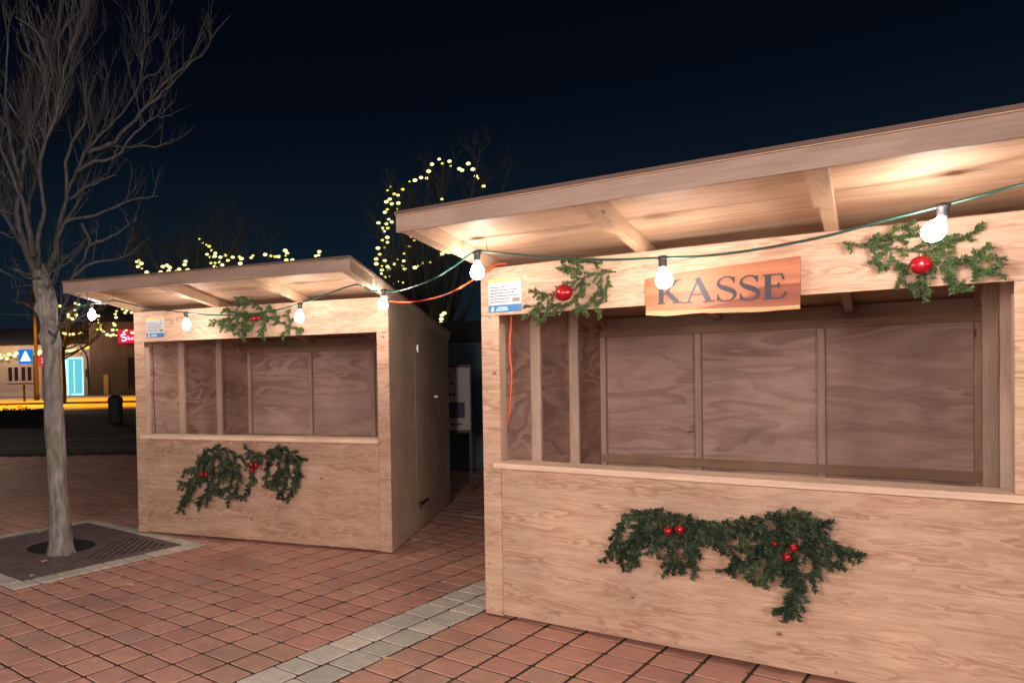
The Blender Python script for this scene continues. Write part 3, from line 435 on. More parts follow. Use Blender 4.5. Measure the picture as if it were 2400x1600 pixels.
tcg = N(nt, 'ShaderNodeTexCoord'); n1 = noisetex(nt, tcg.outputs['Object'], 3.5, 4); c1 = ramp(nt, n1.outputs[0], [(.35, (.022, .013, .010)), (.55, (.040, .028, .017)), (.72, (.055, .058, .016))]); nt.links.new(c1.outputs[0], p.inputs['Base Color'])
bm = bmesh.new(); box(bm, -9.5, 10.5, -1.0, 15.5, -.011, -.0045); tag(obj('paving_bed', bm, jm), kind='structure')
def paver_mat(name, cols, cell, rough=.6):
    m, nt, p = mat(name, cols[0][1], rough, spec=.4)
    g = N(nt, 'ShaderNodeTexCoord'); at = N(nt, 'ShaderNodeAttribute'); at.attribute_name = 'tint'
    r = ramp(nt, at.outputs['Fac'], cols)
    n1 = noisetex(nt, g.outputs['Object'], 14, 4, .6); r1 = ramp(nt, n1.outputs[0], [(.3, (.78, .78, .80)), (.7, (1.12, 1.10, 1.08))])
    n2 = noisetex(nt, g.outputs['Object'], 160, 2); r2 = ramp(nt, n2.outputs[0], [(.3, (.80, .80, .80)), (.7, (1.15, 1.15, 1.15))])
    n3 = noisetex(nt, g.outputs['Object'], 1.4, 4, .6); r3 = ramp(nt, n3.outputs[0], [(.28, (.70, .72, .76)), (.5, (.96, .96, .96)), (.75, (1.08, 1.07, 1.04))])
    c = mixc(nt, r.outputs[0], r1.outputs[0], 1.0, 'MULTIPLY'); c = mixc(nt, c, r2.outputs[0], 1.0, 'MULTIPLY'); c = mixc(nt, c, r3.outputs[0], 1.0, 'MULTIPLY')
    nt.links.new(c, p.inputs['Base Color'])
    rr = ramp(nt, n1.outputs[0], [(.3, (.42, .42, .42)), (.7, (.68, .68, .68))]); nt.links.new(rr.outputs[0], p.inputs['Roughness'])
    bp = N(nt, 'ShaderNodeBump'); bp.inputs['Strength'].default_value = .35; bp.inputs['Distance'].default_value = .002; nt.links.new(n2.outputs[0], bp.inputs['Height']); nt.links.new(bp.outputs[0], p.inputs['Normal'])
    return m
REDT = paver_mat('red concrete paver', [(0, (.50, .265, .205)), (.35, (.58, .315, .24)), (.7, (.62, .33, .25)), (.92, (.60, .36, .255)), (1, (.48, .30, .24))], .2)
GREYT = paver_mat('grey granite sett', [(0, (.54, .53, .45)), (.5, (.66, .64, .55)), (1, (.76, .71, .60))], .2)
def paver(bm, lay, rng, c, hu, hv, U, V, z=0.0, ch=.006):
    # c centre (2D), half sizes hu, hv along unit 2D axes U, V
    dz = rng.uniform(-.0015, .0015)+z; tx = rng.uniform(-.004, .004); ty = rng.uniform(-.004, .004); a = rng.uniform(-.012, .012)
    U = Vector((U.x*math.cos(a)-U.y*math.sin(a), U.x*math.sin(a)+U.y*math.cos(a))); V = Vector((V.x*math.cos(a)-V.y*math.sin(a), V.x*math.sin(a)+V.y*math.cos(a)))
    def P(u, v, zz): q = c+U*u+V*v; return (q.x, q.y, zz+dz+tx*u+ty*v)
    k = .008
    def octo(du, zz):
        h, g_ = hu-du, hv-du
        return [bm.verts.new(P(*t, zz)) for t in ((-h+k, -g_), (h-k, -g_), (h, -g_+k), (h, g_-k), (h-k, g_), (-h+k, g_), (-h, g_-k), (-h, -g_+k))]
    t_ = octo(ch, 0); m_ = octo(0, -.0045); b_ = octo(-.001, -.02); val = rng.random()
    fs_ = [bm.faces.new(t_)]
    for A_, B_ in ((m_, t_), (b_, m_)):
        for i in range(8): fs_.append(bm.faces.new((A_[i], A_[(i+1) % 8], B_[(i+1) % 8], B_[i])))
    for f in fs_: f[lay] = val
def pave(name, cells, m, group=None):
    bm = bmesh.new(); lay = bm.faces.layers.float.new('tint'); rng = random.Random(hash(name) % 1000 if False else 5)
    for c, hu, hv, U, V in cells: paver(bm, lay, rng, c, hu, hv, U, V)
    bmesh.ops.recalc_face_normals(bm, faces=bm.faces[:])
    o = obj(name, bm, m); return tag(o, kind='structure')
GR0 = Vector((-1.814, 5.482)); g1 = Vector((math.cos(.7831), math.sin(.7831))); g2 = Vector((-g1.y, g1.x)); GS = 1.895
def in_grate(c, mgn=.075):
    d = c-GR0; u, v = d.dot(g1), d.dot(g2); return -mgn < u < GS+mgn and -mgn < v < GS+mgn
def visible(c):
    return -8.5 < c.x < 9.3 and .4 < c.y < 14.8 and (c.x-.0) > -.52*c.y-3.2 and c.x < 1.3*c.y+3.5
def add_cell(c):
    h = s_/2-.0070; hu = hv = h; d = c-GR0; u, v = d.dot(g1), d.dot(g2)
    if -h-.008 < u < GS+h+.008 and -h-.008 < v < GS+h+.008:      # trim the paver where it meets the tree pit border
        A0, A1 = -.008, GS+.008; w0, w1 = max(u-h, A0), min(u+h, A1)
        for a, b_, c_, d_ in ((u-h, A0, v-h, v+h), (A1, u+h, v-h, v+h), (w0, w1, v-h, A0), (w0, w1, A1, v+h)):
            a, b_, c_, d_ = max(a, u-h), min(b_, u+h), max(c_, v-h), min(d_, v+h)
            if b_-a > .028 and d_-c_ > .028: cells.append((GR0+g1*(a+b_)/2+g2*(c_+d_)/2, (b_-a)/2, (d_-c_)/2, g1, g2))
        return
    cells.append((c, hu, hv, e1, e2))
cells = []; J0 = 4.0; J1 = 5.754
for i in range(-40, 75):
    for j in list(range(-75, 4)):
        c = gp(i+.5, j+.5)
        if visible(c): add_cell(c)
    for j in range(0, 30):
        c = gp(i+.5+.018, J1+j+.5)
        if visible(c): add_cell(c)
pave('red_paving', cells, REDT)
cells = []; rng = random.Random(9); hw = (J1-J0)*s_/4
for row in range(2):
    u = -30.0+row*.5
    while u < 60:
        l = rng.choice((.85, 1.0, 1.25, 1.35)); c = gp(u+l/2, J0+(row+.5)*(J1-J0)/2)
        if visible(c): cells.append((c, l*s_/2-.005, hw-.006, e1, e2))
        u += l
# a second pale row behind the stalls
for (a, b, wd_) in (((.8, 9.0), (3.4, 6.95), .05), ((2.2, 12.6), (3.6, 10.0), .06), ((-9.0, 20.3), (-3.0, 20.9), .08)):
    a, b = Vector(a), Vector(b); d = (b-a).normalized(); L = (b-a).length; u = 0
    while u < L and a.y < 15:
        l = rng.uniform(.18, .26); c = a+d*(u+l/2); cells.append((c, l/2-.006, wd_, d, Vector((-d.y, d.x)))); u += l
pave('granite_band', cells, GREYT)
# tree pit: sett border, cast iron grate with slots and round opening
cells = []
for side in range(4):
    for row in range(1):
        O = [GR0, GR0+g1*GS, GR0+(g1+g2)*GS, GR0+g2*GS][side]; du = [g1, g2, -g1, -g2][side]; dv = [g2, -g1, -g2, g1][side]
        ls = [rng.uniform(.8, 1.25) for _ in range(8)]; k_ = (GS-.172)/sum(ls); u = 0.0
        for l in ls:
            l *= k_; c = O+du*(u+l/2)+dv*.085; cells.append((c, l/2-.006, .081, du, dv)); u += l
pave('tree_pit_border', cells, GREYT)
CI, nt, p = mat('rusty cast iron', (.05, .04, .045), .6, .3)
tcg = N(nt, 'ShaderNodeTexCoord'); n1 = noisetex(nt, tcg.outputs['Object'], 8, 4); c1 = ramp(nt, n1.outputs[0], [(.3, (.12, .095, .10)), (.7, (.21, .155, .145))]); nt.links.new(c1.outputs[0], p.inputs['Base Color'])
tg = thing('tree_grate', 'square dark cast iron tree grate with slanted slots round the trunk', 'tree grate', (GR0.x, GR0.y, 0), .7831)
a0, a1 = .182, GS-.182
cc = (a0+a1)/2+.02; RH = .31
bm = bmesh.new(); box(bm, a0-.012, a0+.03, a0-.012, a1+.012, -.03, .006); box(bm, a1-.03, a1+.012, a0-.012, a1+.012, -.03, .006); box(bm, a0+.03, a1-.03, a0-.012, a0+.03, -.03, .006); box(bm, a0+.03, a1-.03, a1-.03, a1+.012, -.03, .006)
obj('frame', bm, CI, tg)
# plate: fine grid of cells, dropped where a slot or the hole passes; slots run along the diagonal in the left and right corners
bm = bmesh.new(); n = 190; st_ = (a1-a0-.062)/n; o_ = a0+.031
ca, sa = math.cos(.62), math.sin(.62); vmap = {}
def solid(i, j):
    x, y = o_+(i+.5)*st_, o_+(j+.5)*st_; dx, dy = x-cc, y-cc
    if dx*dx+dy*dy < RH*RH: return False
    a = dx*ca+dy*sa; b = -dx*sa+dy*ca          # a along the slots, b across
    edge = min(x-a0, a1-x, y-a0, a1-y)
    if abs(b) > RH+.07 and abs(a) < .42 and edge > .07 and (b/.062) % 1.0 < .42: return False
    return True
sol = [[solid(i, j) for j in range(n)] for i in range(n)]
def vv(i, j, z):
    k = (i, j, z)
    if k not in vmap: vmap[k] = bm.verts.new((o_+i*st_, o_+j*st_, z))
    return vmap[k]
for i in range(n):
    for j in range(n):
        if not sol[i][j]: continue
        bm.faces.new((vv(i, j, .005), vv(i+1, j, .005), vv(i+1, j+1, .005), vv(i, j+1, .005)))
        for di, dj, e_ in ((-1, 0, ((i, j+1), (i, j))), (1, 0, ((i+1, j), (i+1, j+1))), (0, -1, ((i, j), (i+1, j))), (0, 1, ((i+1, j+1), (i, j+1)))):
            ii, jj = i+di, j+dj
            if 0 <= ii < n and 0 <= jj < n and not sol[ii][jj]:
                (p0, p1) = e_; bm.faces.new((vv(*p0, .005), vv(*p0, -.0035), vv(*p1, -.0035), vv(*p1, .005)))
obj('grate_plate', bm, CI, tg)
DM, _, _ = mat('soil with painted pit shade', (.006, .005, .0045), .95)  # near-black: the shade of the open pit is put into this colour
bm = bmesh.new(); box(bm, .17, GS-.17, .17, GS-.17, -.0042, -.002); so = obj('soil', bm, DM, None, loc=(GR0.x, GR0.y, 0)); so.rotation_euler = (0, 0, .7831); tag(so, kind='structure')
# ---------------------------------------------------------------- fallen leaves
LEAF, _, _ = mat('dry leaf', (.62, .40, .25), .7)
for k, (x, y, s2) in enumerate(LEAVES):
    bm = bmesh.new(); rr = random.Random(k+20); pts = []
    for i in range(9):
        a = 2*math.pi*i/9; r = (.030 if i % 2 else .022)*s2*rr.uniform(.8, 1.2); pts.append((r*1.4*math.cos(a), r*math.sin(a), .004+abs(math.sin(a*1.0))*.010*s2))
    c = bm.verts.new((0, 0, .004)); vs = [bm.verts.new(q) for q in pts]
    for i in range(9): bm.faces.new((c, vs[i], vs[(i+1) % 9]))
    o = obj('fallen_leaf', bm, LEAF, loc=(x, y, .003)); o.rotation_euler = (0, 0, rr.uniform(0, 6))
    tag(o, LEAFL[k], 'leaf', 'fallen leaves on the paving')
# ---------------------------------------------------------------- bare tree
BARK, nt, p = mat('grey bark', (.2, .19, .16), .85)
tcg = N(nt, 'ShaderNodeTexCoord'); mp = N(nt, 'ShaderNodeMapping'); mp.inputs['Scale'].default_value = (30, 30, 6); nt.links.new(tcg.outputs['Object'], mp.inputs[0])
n1 = noisetex(nt, mp.outputs[0], 1, 4, .65); n2 = noisetex(nt, tcg.outputs['Object'], 6, 4, .6)
c1 = ramp(nt, n1.outputs[0], [(.3, (.10, .09, .082)), (.55, (.27, .25, .225)), (.75, (.44, .41, .37))]); c2 = ramp(nt, n2.outputs[0], [(.42, (1, 1, 1)), (.66, (.80, .92, .70))])
nt.links.new(mixc(nt, c1.outputs[0], c2.outputs[0], 1.0, 'MULTIPLY'), p.inputs['Base Color'])
bp = N(nt, 'ShaderNodeBump'); bp.inputs['Strength'].default_value = .8; bp.inputs['Distance'].default_value = .008; nt.links.new(n1.outputs[0], bp.inputs['Height']); nt.links.new(bp.outputs[0], p.inputs['Normal'])
def twigs(bm, pts, rng, n, L, lvl, upb=.55, r0=.006, wig=.16):
    for _ in range(n):
        u = rng.uniform(.15, 1.0); i = min(len(pts)-2, int(u*(len(pts)-1))); o = pts[i].lerp(pts[i+1], rng.random()); t = (pts[i+1]-pts[i]).normalized()
        side = Vector((rng.gauss(0, 1), rng.gauss(0, 1), rng.gauss(0, .6))).normalized()
        d = (t*.75+side*.75+Vector((0, 0, upb))).normalized(); l = L*rng.uniform(.4, 1.15); q = [o]; nseg = 6 if lvl else 4
        for k in range(nseg):
            d = (d+Vector((rng.gauss(0, wig), rng.gauss(0, wig), rng.gauss(.06, wig*.8)))).normalized(); q.append(q[-1]+d*l/nseg)
        tube(bm, q, lambda v: r0*(1-.72*v), 4 if lvl else 3, False)
        if lvl: twigs(bm, q, rng, rng.randint(3, 5), L*.48, lvl-1, upb, r0*.55, wig)
tr0 = Vector(D['trunk'][0][:3]); tree = thing('bare_tree', 'tall bare grey street tree standing in the iron grate left of the stalls', 'tree', (tr0.x, tr0.y, 0))
org = Vector((tr0.x, tr0.y, 0)); rng = random.Random(21)
tp = D['trunk']; P_ = catmull([q[:3] for q in tp], 6); R_ = [v.x for v in catmull([(q[3], 0, 0) for q in tp], 6)]
bm = bmesh.new(); sides = 26; rings = []
for k, (c, r) in enumerate(zip(P_, R_)):
    c = c-org; ring = []
    for a in range(sides):
        th = 2*math.pi*a/sides; nz = noise.noise(Vector((math.cos(th)*1.6, math.sin(th)*1.6, c.z*2.2)))*.16+noise.noise(Vector((math.cos(th)*3.5, math.sin(th)*3.5, c.z*6)))*.07
        kn = 0
        for kz, ka, kh in ((2.02, -1.2, .55), (1.90, -2.4, .5), (2.20, -.7, .5), (2.14, -2.3, .45), (1.84, -.6, .45), (2.30, -1.6, .4)):
            da = (th-ka+math.pi) % (2*math.pi)-math.pi; kn += kh*1.3*math.exp(-(da/.5)**2-((c.z-kz)/.05)**2)
        fl = .10*math.exp(-max(c.z, 0)/.06)*(1+.5*math.sin(th*5))
        rr = r*(1+nz+kn+fl); ring.append(bm.verts.new((c.x+rr*math.cos(th), c.y+rr*math.sin(th), c.z)))
    rings.append(ring)
for A_, B_ in zip(rings, rings[1:]):
    for a in range(sides): bm.faces.new((A_[a], A_[(a+1) % sides], B_[(a+1) % sides], B_[a]))
bm.faces.new(rings[-1]); obj('trunk', bm, BARK, tree, True)
bm = bmesh.new(); bt = bmesh.new()
for k, L in enumerate(D['limbs']):
    pts = [Vector(q)-org for q in L]
    sm = catmull(pts, 4)
    for q in sm[1:-1]: q += Vector((rng.gauss(0, .005), rng.gauss(0, .015), rng.gauss(0, .005)))
    Lt = sum((b-a).length for a, b in zip(sm, sm[1:])); main = (pts[0].z < 2.75 and Lt > 1.2)
    r0 = .023 if main else min(.018, .007+.007*Lt)
    tube(bm, sm, lambda u: max(.0035, r0*(1-u)**.9+.003+(.020*math.exp(-u/.07) if main else 0)), 7)
    if main: twigs(bt, sm[len(sm)//4:], rng, int(Lt*11), .66, 2, .95, .0050, .085)
    else: twigs(bt, sm, rng, int(Lt*6)+1, .36, 1, .5, .0045, .09)
BARK_DIM = BARK.copy(); BARK_DIM.name = 'crown bark with painted shade'  # darkened copy of the trunk bark; the crown's dimness is put into its colour
for n_ in BARK_DIM.node_tree.nodes:
    if n_.type == 'VALTORGB' and n_.color_ramp.elements[0].color[0] < .2:
        for e_ in n_.color_ramp.elements: e_.color = (e_.color[0]*.30, e_.color[1]*.31, e_.color[2]*.35, 1)
obj('branches', bm, BARK_DIM, tree, True); obj('twigs', bt, BARK_DIM, tree)
# ---------------------------------------------------------------- lit trees behind
FAIRY = bpy.data.materials.new('lit fairy bulb'); FAIRY.use_nodes = True; fnt = FAIRY.node_tree; fnt.nodes.clear()
em = fnt.nodes.new('ShaderNodeEmission'); em.inputs[0].default_value = (1.0, .86, .32, 1); em.inputs[1].default_value = 2.6; oo = fnt.nodes.new('ShaderNodeOutputMaterial'); fnt.links.new(em.outputs[0], oo.inputs[0])
FAIRY2 = FAIRY.copy(); FAIRY2.name = 'lit yellow fairy bulb'
for n_ in FAIRY2.node_tree.nodes:
    if n_.type == 'EMISSION': n_.inputs[0].default_value = (1.0, .86, .10, 1); n_.inputs[1].default_value = 1.6
try:
    FAIRY2.cycles.emission_sampling = 'NONE'; FAIRY.cycles.emission_sampling = 'NONE'
except Exception: pass
WIRE, _, _ = mat('fairy wire', (.012, .02, .012), .7)
BARKN, _, _ = mat('dark bark', (.075, .075, .06), .9); BARKF, _, _ = mat('black bark', (.014, .012, .010), .9)
def fairy(label, pts, r, group='fairy light strings'):
    o0 = Vector(pts[0]); t = thing('fairy_light_string', label, 'light string', o0, 0, group)
    bm = bmesh.new(); order = [Vector(p_)-o0 for p_ in pts]; P_ = []
    for a, b in zip(order, order[1:]): P_ += [a, (a+b)/2-Vector((0, 0, (a-b).length*.10))]
    tube(bm, P_+[order[-1]], r*.14, 3, False)
    obj('wire', bm, WIRE, t)
    rr = random.Random(2); src = {}
    for k_, q in enumerate(order[:99]):
        ty = rr.random() < .4
        if ty not in src:
            bm = bmesh.new(); sphere(bm, (0, 0, 0), 1.0, 10, 7, 1.0); o = src[ty] = obj('bulb', bm, FAIRY2 if ty else FAIRY, t, True)
        else:
            o = src[ty].copy(); C.objects.link(o)
        o.parent = t; o.location = q; k = r*(rr.choice((.55, .75, .9)) if ty else rr.choice((.8, 1.0, 1.1))); o.scale = (k*1.2, k, k*.8)
def backtree(name, label, base, H, spread, seed, nmain, thru=[], r0=.08, tw=.8, fork=.35):
    rng = random.Random(seed); BARKD = BARKF if base[1] > 30 else BARKN; t = thing(name, label, 'tree', base, 0, 'bare trees behind the stalls'); bmt = bmesh.new(); bmb = bmesh.new(); b0 = Vector(base)
    tube(bmt, catmull([(0, 0, -.05), (.05, 0, H*.15), (-.03, .04, H*fork)], 4), lambda u: r0*(1.1-.35*u), 9); obj('trunk', bmt, BARKD, t, True)
    tgt = []
    for k in range(nmain):
        a = 2*math.pi*k/nmain+rng.uniform(-.3, .3); tgt.append(Vector((spread*math.cos(a)*rng.uniform(.4, 1), spread*math.sin(a)*rng.uniform(.3, .8), H*rng.uniform(.7, 1))))
    for q in thru: tgt.append(Vector(q)-b0)
    for q in tgt:
        s0 = Vector((-.03, .04, H*fork*rng.uniform(.75, 1))); mid = s0.lerp(q, .5)+Vector((0, 0, -abs(q.x)*.12))
        sm = catmull([s0, mid+Vector((rng.uniform(-.1, .1), 0, 0)), q], 5); tube(bmb, sm, lambda u: r0*.45*(1-.8*u), 5, False)
        twigs(bmb, sm, rng, 12, tw, 2, .25, r0*.09)
    obj('branches', bmb, BARKD, t)
flC, flB, flA = D['flC'], D['flB'], D['flA']
backtree('bare_tree', 'bare tree with a crown outlined in fairy lights between the two stalls', (2.95, 12.2, 0), 5.0, 1.5, 5, 8, [flC[i] for i in (1, 5, 10, 12, 17, 21, 25, 30, 35, 41, 46, 50, 58, 63, 70)], .10, .62)
fairy('arched fairy light string in the tree between the two stalls', flC, .027)
backtree('bare_tree', 'low bare tree showing above the middle of the tree-side stall roof', (-1.0, 13.6, 0), 4.7, 1.1, 6, 10, [flB[i] for i in (16, 20, 25, 33, 40)], .09, .7, .6)
backtree('bare_tree', 'low bare tree showing above the left end of the tree-side stall roof', (-1.95, 14.6, 0), 4.4, .5, 16, 6, [flB[i] for i in (0, 6, 12)], .08, .6, .6)
fairy('fairy light string peeking over the roof of the tree-side stall', flB, .029)
backtree('bare_tree', 'distant bare tree with fairy lights left of the tree-side stall', (-11.0, 43, 0), 6.6, 3.0, 8, 9, [flA[i] for i in (5, 12, 20, 27, 33)], .12, 1.2, .5)
fairy('distant fairy light loops between bare trunk and red bank sign', flA, .08)
fairy('straight fairy light string along the eave of the far pale building', D['flE'], .13)
# ---------------------------------------------------------------- far buildings and street
FACADE, nt, p = mat('pale plaster', (.42, .33, .27), .85); tcg = N(nt, 'ShaderNodeTexCoord'); n1 = noisetex(nt, tcg.outputs['Object'], .6, 4); c1 = ramp(nt, n1.outputs[0], [(.3, (.36, .28, .23)), (.7, (.50, .40, .33))]); nt.links.new(c1.outputs[0], p.inputs['Base Color'])
BROWN, nt, p = mat('brown render wall', (.09, .06, .045), .9); tcg = N(nt, 'ShaderNodeTexCoord'); n1 = noisetex(nt, tcg.outputs['Object'], .8, 4); c1 = ramp(nt, n1.outputs[0], [(.3, (.07, .05, .035)), (.7, (.12, .085, .06))]); nt.links.new(c1.outputs[0], p.inputs['Base Color'])
GLASSD, _, _ = mat('dark window glass', (.03, .025, .03), .12); TRIM, _, _ = mat('pale trim', (.55, .45, .38), .7); ROOFT, _, _ = mat('dark roof', (.03, .03, .035), .85)
def emis(name, col, st):
    m = bpy.data.materials.new(name); m.use_nodes = True; n_ = m.node_tree; n_.nodes.clear(); a = n_.nodes.new('ShaderNodeEmission'); a.inputs[0].default_value = (*col, 1); a.inputs[1].default_value = st
    o_ = n_.nodes.new('ShaderNodeOutputMaterial'); n_.links.new(a.outputs[0], o_.inputs[0]); return m
bt_ = thing('shop_building', 'low pale building with a glowing turquoise doorway beyond the street', 'building', (-19.5, 58, 0), 0)
def L_(x0, x1, y0, y1, z0, z1, **k): return B(x0+19.5, x1+19.5, y0-58, y1-58, z0, z1, **k)
bm = bmesh.new()
for a in ((-34, -14.75, 58, 66, 0, 4.1), (-13.30, -12.65, 58, 66, 0, 4.1), (-14.75, -13.30, 58, 66, 3.05, 4.1), (-14.75, -13.30, 59.2, 66, 0, 3.05)): box(bm, a[0]+19.5, a[1]+19.5, a[2]-58, a[3]-58, a[4], a[5])
obj('wall', bm, FACADE, bt_)
bm = bmesh.new(); slab(bm, [(-.35, 4.12), (8.3, 4.12), (4.0, 5.6)], -15.0, 7.0); obj('roof', bm, ROOFT, bt_)
obj('plinth', L_(-34, -14.8, 57.92, 57.998, 0, .42), TRIM, bt_)
for x in (-19.06, -18.6, -18.05, -17.58):
    f = obj('window', L_(x-.04, x+.36, 57.93, 57.985, 1.26, 2.45), TRIM, bt_); obj('pane', L_(x, x+.30, 57.90, 57.929, 1.32, 2.38), GLASSD, f)
obj('window_sill', L_(-19.2, -17.1, 57.86, 57.90, 1.18, 1.255), TRIM, bt_)
CY = emis('turquoise glow', (.16, .62, .72), 1.0); CYB = emis('turquoise tube', (.45, .95, 1.0), 1.6)
dr = obj('door', L_(-14.68, -13.36, 58.30, 58.34, .08, 3.0), CY, bt_)
bm = bmesh.new()
for a in ((-14.74, -14.50, .05, 2.9), (-13.42, -13.31, .05, 3.04), (-14.5, -13.42, 2.93, 3.04), (-14.3, -13.42, .12, .24), (-14.08, -14.03, .3, 2.8)): box(bm, a[0]+19.5, a[1]+19.5, .10, .20, a[2], a[3])
obj('light_tube', bm, CYB, dr)
bm = bmesh.new(); tube(bm, [(6.0, -.12, 3.95), (6.45, -.12, 3.3), (6.55, -.12, 2.9), (6.62, -.12, 0)], .07, 6); obj('downpipe', bm, ROOFT, bt_)
obj('wall_box', L_(-13.12, -12.95, 57.85, 57.95, 1.5, 2.1), ROOFT, bt_)
bb = thing('dark_building', 'taller dark brown building behind the red bank sign', 'building', (-12.6, 57, 0), 0)
obj('wall', B(.02, 16, 0, 9, 0, 5.6), BROWN, bb)
bm = bmesh.new(); slab(bm, [(-.3, 5.605), (9.3, 5.605), (4.5, 8.2)], -.2, 16.2); obj('roof', bm, ROOFT, bb)
obj('garage_door', B(2.9, 5.4, -.05, -.002, .05, 2.9), GLASSD, bb)
OD, _, _ = mat('ochre door', (.45, .30, .10), .7); obj('side_door', B(1.05, 1.42, -.06, -.002, .05, 1.65), OD, bb)
rs = thing('bank_sign', 'red illuminated sign with white dotted S and lettering on the brown building', 'sign', (-10.3, 56.9, 4.0), 0)
REDS = emis('red light box', (.85, .02, .06), 1.0); WS = emis('white sign letters', (1, .72, .95), 1.5)
obj('light_box', B(0, 1.6, -.35, -.05, 0, 1.0, bev=.02), REDS, rs)
bm = bmesh.new(); cur = catmull([(.60, 0, .60), (.45, 0, .64), (.27, 0, .60), (.27, 0, .48), (.45, 0, .42), (.62, 0, .36), (.60, 0, .22), (.45, 0, .17), (.27, 0, .20)], 4)
tube(bm, [Vector((v.x, -.37, v.z)) for v in cur], .055, 6); sphere(bm, (.45, -.37, .80), .085, 10, 8)
x = .74
for h in (.30, .18, .18, .22, .18, .24): box(bm, x, x+.055, -.37, -.355, .22, .22+h); x += .115
obj('lettering', bm, WS, rs)
for x in (.2, 1.4): obj('bracket', B(x, x+.05, -.05, .09, .4, .5), ROOFT, rs)
# crossing sign, masts, posts
POLEM, _, _ = mat('brown painted mast', (.012, .008, .007), .8)
pm = thing('lamp_mast', 'tall slim brown mast behind the bare tree trunk', 'mast', (-14.0, 48, 0)); bm = bmesh.new(); lathe(bm, [(0, 0), (.16, 0), (.16, .5), (.13, .55), (.11, 4), (.09, 8.5), (0, 8.5)], 10); obj('pole', bm, POLEM, pm, True)
bm = bmesh.new(); tube(bm, [(0, 0, 8.4), (-.2, 0, 8.9), (-1.4, 0, 9.2)], .05, 6); obj('arm', bm, POLEM, pm)
cs = thing('crossing_sign', 'square blue lit sign with a white triangle beside the brown mast', 'sign', (-14.55, 47.7, 0)); 
BL = emis('blue light box', (.01, .22, .75), 1.0); BL2 = emis('white sign face', (1, 1, 1), 1.3)
bx_ = obj('light_box', B(-.46, .44, -.1, .1, 2.42, 3.34, bev=.03), BL, cs)
bm = bmesh.new(); prism(bm, [(-.34, 2.60), (.34, 2.60), (0.04, 3.22), (-.04, 3.22)], -.125, -.105); obj('triangle', bm, BL2, bx_)
bm = bmesh.new(); box(bm, .44, .50, -.03, .03, 0, 3.2); obj('post', bm, POLEM, cs)
ro = thing('oval_sign', 'small red lit oval sign half hidden by the bare tree trunk', 'sign', (-13.4, 47, 0)); bm = bmesh.new()
lathe(bm, [(0, -.08), (.40, -.08), (.42, 0), (.40, .08), (0, .08)], 20); bmesh.ops.rotate(bm, verts=bm.verts[:], matrix=Matrix.Rotation(math.pi/2, 3, 'X')); bmesh.ops.scale(bm, verts=bm.verts[:], vec=(.62, 1, 1)); bmesh.ops.translate(bm, verts=bm.verts[:], vec=(.05, 0, 2.6))
rb = obj('light_box', bm, emis('red oval box', (.8, .05, .06), .9), ro, True)
bm = bmesh.new(); box(bm, .08, .22, -.13, -.09, 2.66, 2.74); box(bm, .08, .22, -.13, -.09, 2.46, 2.54); obj('mark', bm, WS, rb)
bm = bmesh.new(); box(bm, .02, .08, 0, .05, 0, 2.2); obj('post', bm, POLEM, ro)
bo = thing('street_bollard', 'thin dark bollard before the pale far building', 'bollard', (-14.2, 46, 0)); bm = bmesh.new(); lathe(bm, [(0, 0), (.07, 0), (.07, 1.0), (.09, 1.02), (.09, 1.12), (0, 1.16)], 10); obj('post', bm, POLEM, bo)
GRN, _, _ = mat('dark green paint', (.06, .085, .075), .7)
lb = thing('litter_bin', 'dark green litter bin on the street left of the tree-side stall', 'litter bin', (-4.62, 24.6, 0)); bm = bmesh.new(); lathe(bm, [(0, 0), (.20, 0), (.24, .05), (.24, .72), (0, .72)], 14); obj('body', bm, GRN, lb)
bm = bmesh.new(); lathe(bm, [(0, .725), (.26, .725), (.24, .84), (.10, .92), (0, .93)], 14); obj('lid', bm, GRN, lb)
# dark hedge
HM = leafmat('dark hedge leaves', (.012, .018, .02), (.02, .03, .028), (.03, .042, .035))
bm = bmesh.new(); rng = random.Random(31)
for _ in range(9000):
    c = Vector((rng.uniform(-14, -7.2), 26+rng.uniform(-.35, .35), rng.uniform(0, .42)+max(0, rng.gauss(0, .06)))); d = Vector((rng.gauss(0, 1), rng.gauss(0, 1), rng.gauss(0, 1))).normalized(); u = d.orthogonal().normalized()*.05; v = d.cross(u.normalized())*.03
    bm.faces.new([bm.verts.new(c+q) for q in (u, v, -u, -v)])
box(bm, -14, -7.2, 25.75, 26.25, 0, .33)
tag(obj('hedge', bm, HM), 'low dark clipped hedge before the orange lit street', 'hedge')
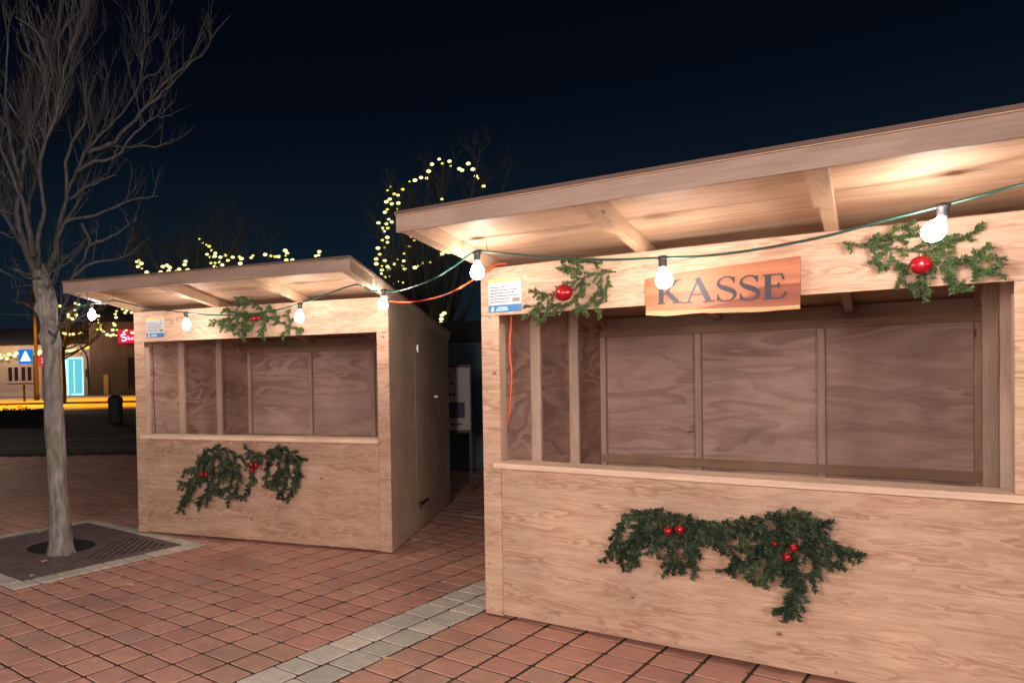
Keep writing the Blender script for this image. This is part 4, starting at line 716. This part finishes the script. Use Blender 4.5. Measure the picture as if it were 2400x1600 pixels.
# street surfaces
SA, nt, p = mat('street asphalt', (.10, .10, .10), .8); tcg = N(nt, 'ShaderNodeTexCoord'); n1 = noisetex(nt, tcg.outputs['Object'], .7, 4); c1 = ramp(nt, n1.outputs[0], [(.3, (.22, .22, .22)), (.7, (.34, .34, .34))]); nt.links.new(c1.outputs[0], p.inputs['Base Color'])
bm = bmesh.new(); box(bm, -70, 30, 31, 43, -.02, -.006); tag(obj('street', bm, SA), kind='structure')
PV, _, _ = mat('pavement slabs', (.15, .145, .14), .8)
bm = bmesh.new(); box(bm, -70, 30, 43.2, 57.9, -.02, .10); tag(obj('pavement', bm, PV), kind='structure')
KB, _, _ = mat('kerb stone', (.12, .11, .10), .8)
bm = bmesh.new(); box(bm, -70, 30, 43.0, 43.199, -.02, .115); box(bm, -30, -2.6, 18.6, 18.72, -.02, .015); box(bm, -30, -2.6, 16.4, 16.5, -.02, .01); tag(obj('kerb', bm, KB), kind='structure')
# poster board, post and dark hut between the stalls
NAVY, nt, p = mat('dark blue boards', (.02, .045, .06), .75); tcg = N(nt, 'ShaderNodeTexCoord'); mp = N(nt, 'ShaderNodeMapping'); mp.inputs['Scale'].default_value = (7, 7, .6); nt.links.new(tcg.outputs['Object'], mp.inputs[0]); n1 = noisetex(nt, mp.outputs[0], 1, 3); c1 = ramp(nt, n1.outputs[0], [(.35, (.07, .13, .17)), (.65, (.12, .20, .23))]); nt.links.new(c1.outputs[0], p.inputs['Base Color'])
GN, _, _ = mat('grey green board', (.10, .14, .14), .8)
hut = thing('dark_hut', 'dark blue wooden hut in the gap between the two stalls', 'hut', (2.55, 11.6, 0), -.25)
obj('wall', B(0, 3.4, 0, 2.2, .02, 1.95), NAVY, hut); bm = bmesh.new(); slab(bm, [(-.25, 1.955), (2.4, 1.955), (2.4, 2.1), (-.25, 2.25)], -.15, 3.6); obj('roof', bm, ROOFT, hut)
obj('shutter', B(.5, 1.5, -.03, -.002, .55, 1.45, bev=.004), NAVY, hut)
pb = thing('poster_board', 'board with a pasted white event poster behind the tree-side stall', 'poster board', (2.42, 9.45, 0), -.2)
obj('panel', B(-.25, .275, 0, .03, .74, 1.60, bev=.003), DARKM, pb)
pp_ = obj('poster', B(-.22, .255, -.006, -.002, .78, 1.56), WHITE and mat('white poster paper', (.42, .41, .38), .7)[0], pb)
bm = bmesh.new(); rr = random.Random(8)
for z, l, h in ((1.44, .16, .05), (1.35, .20, .03), (1.28, .14, .03), (1.21, .22, .035), (.84, .30, .025)):
    x = -.16
    while x < -.16+l: a = rr.uniform(.02, .05); box(bm, x, x+a, -.0085, -.0065, z, z+h); x += a+.012
obj('print', bm, INK, pp_)
DB, _, _ = mat('dark blue print', (.03, .035, .09), .6); obj('picture', B(-.18, .19, -.0085, -.0065, .93, 1.13), DB, pp_)
for x in (-.27, .24): obj('leg', B(x, x+.04, .031, .07, 0, 1.5), DARKM, pb)
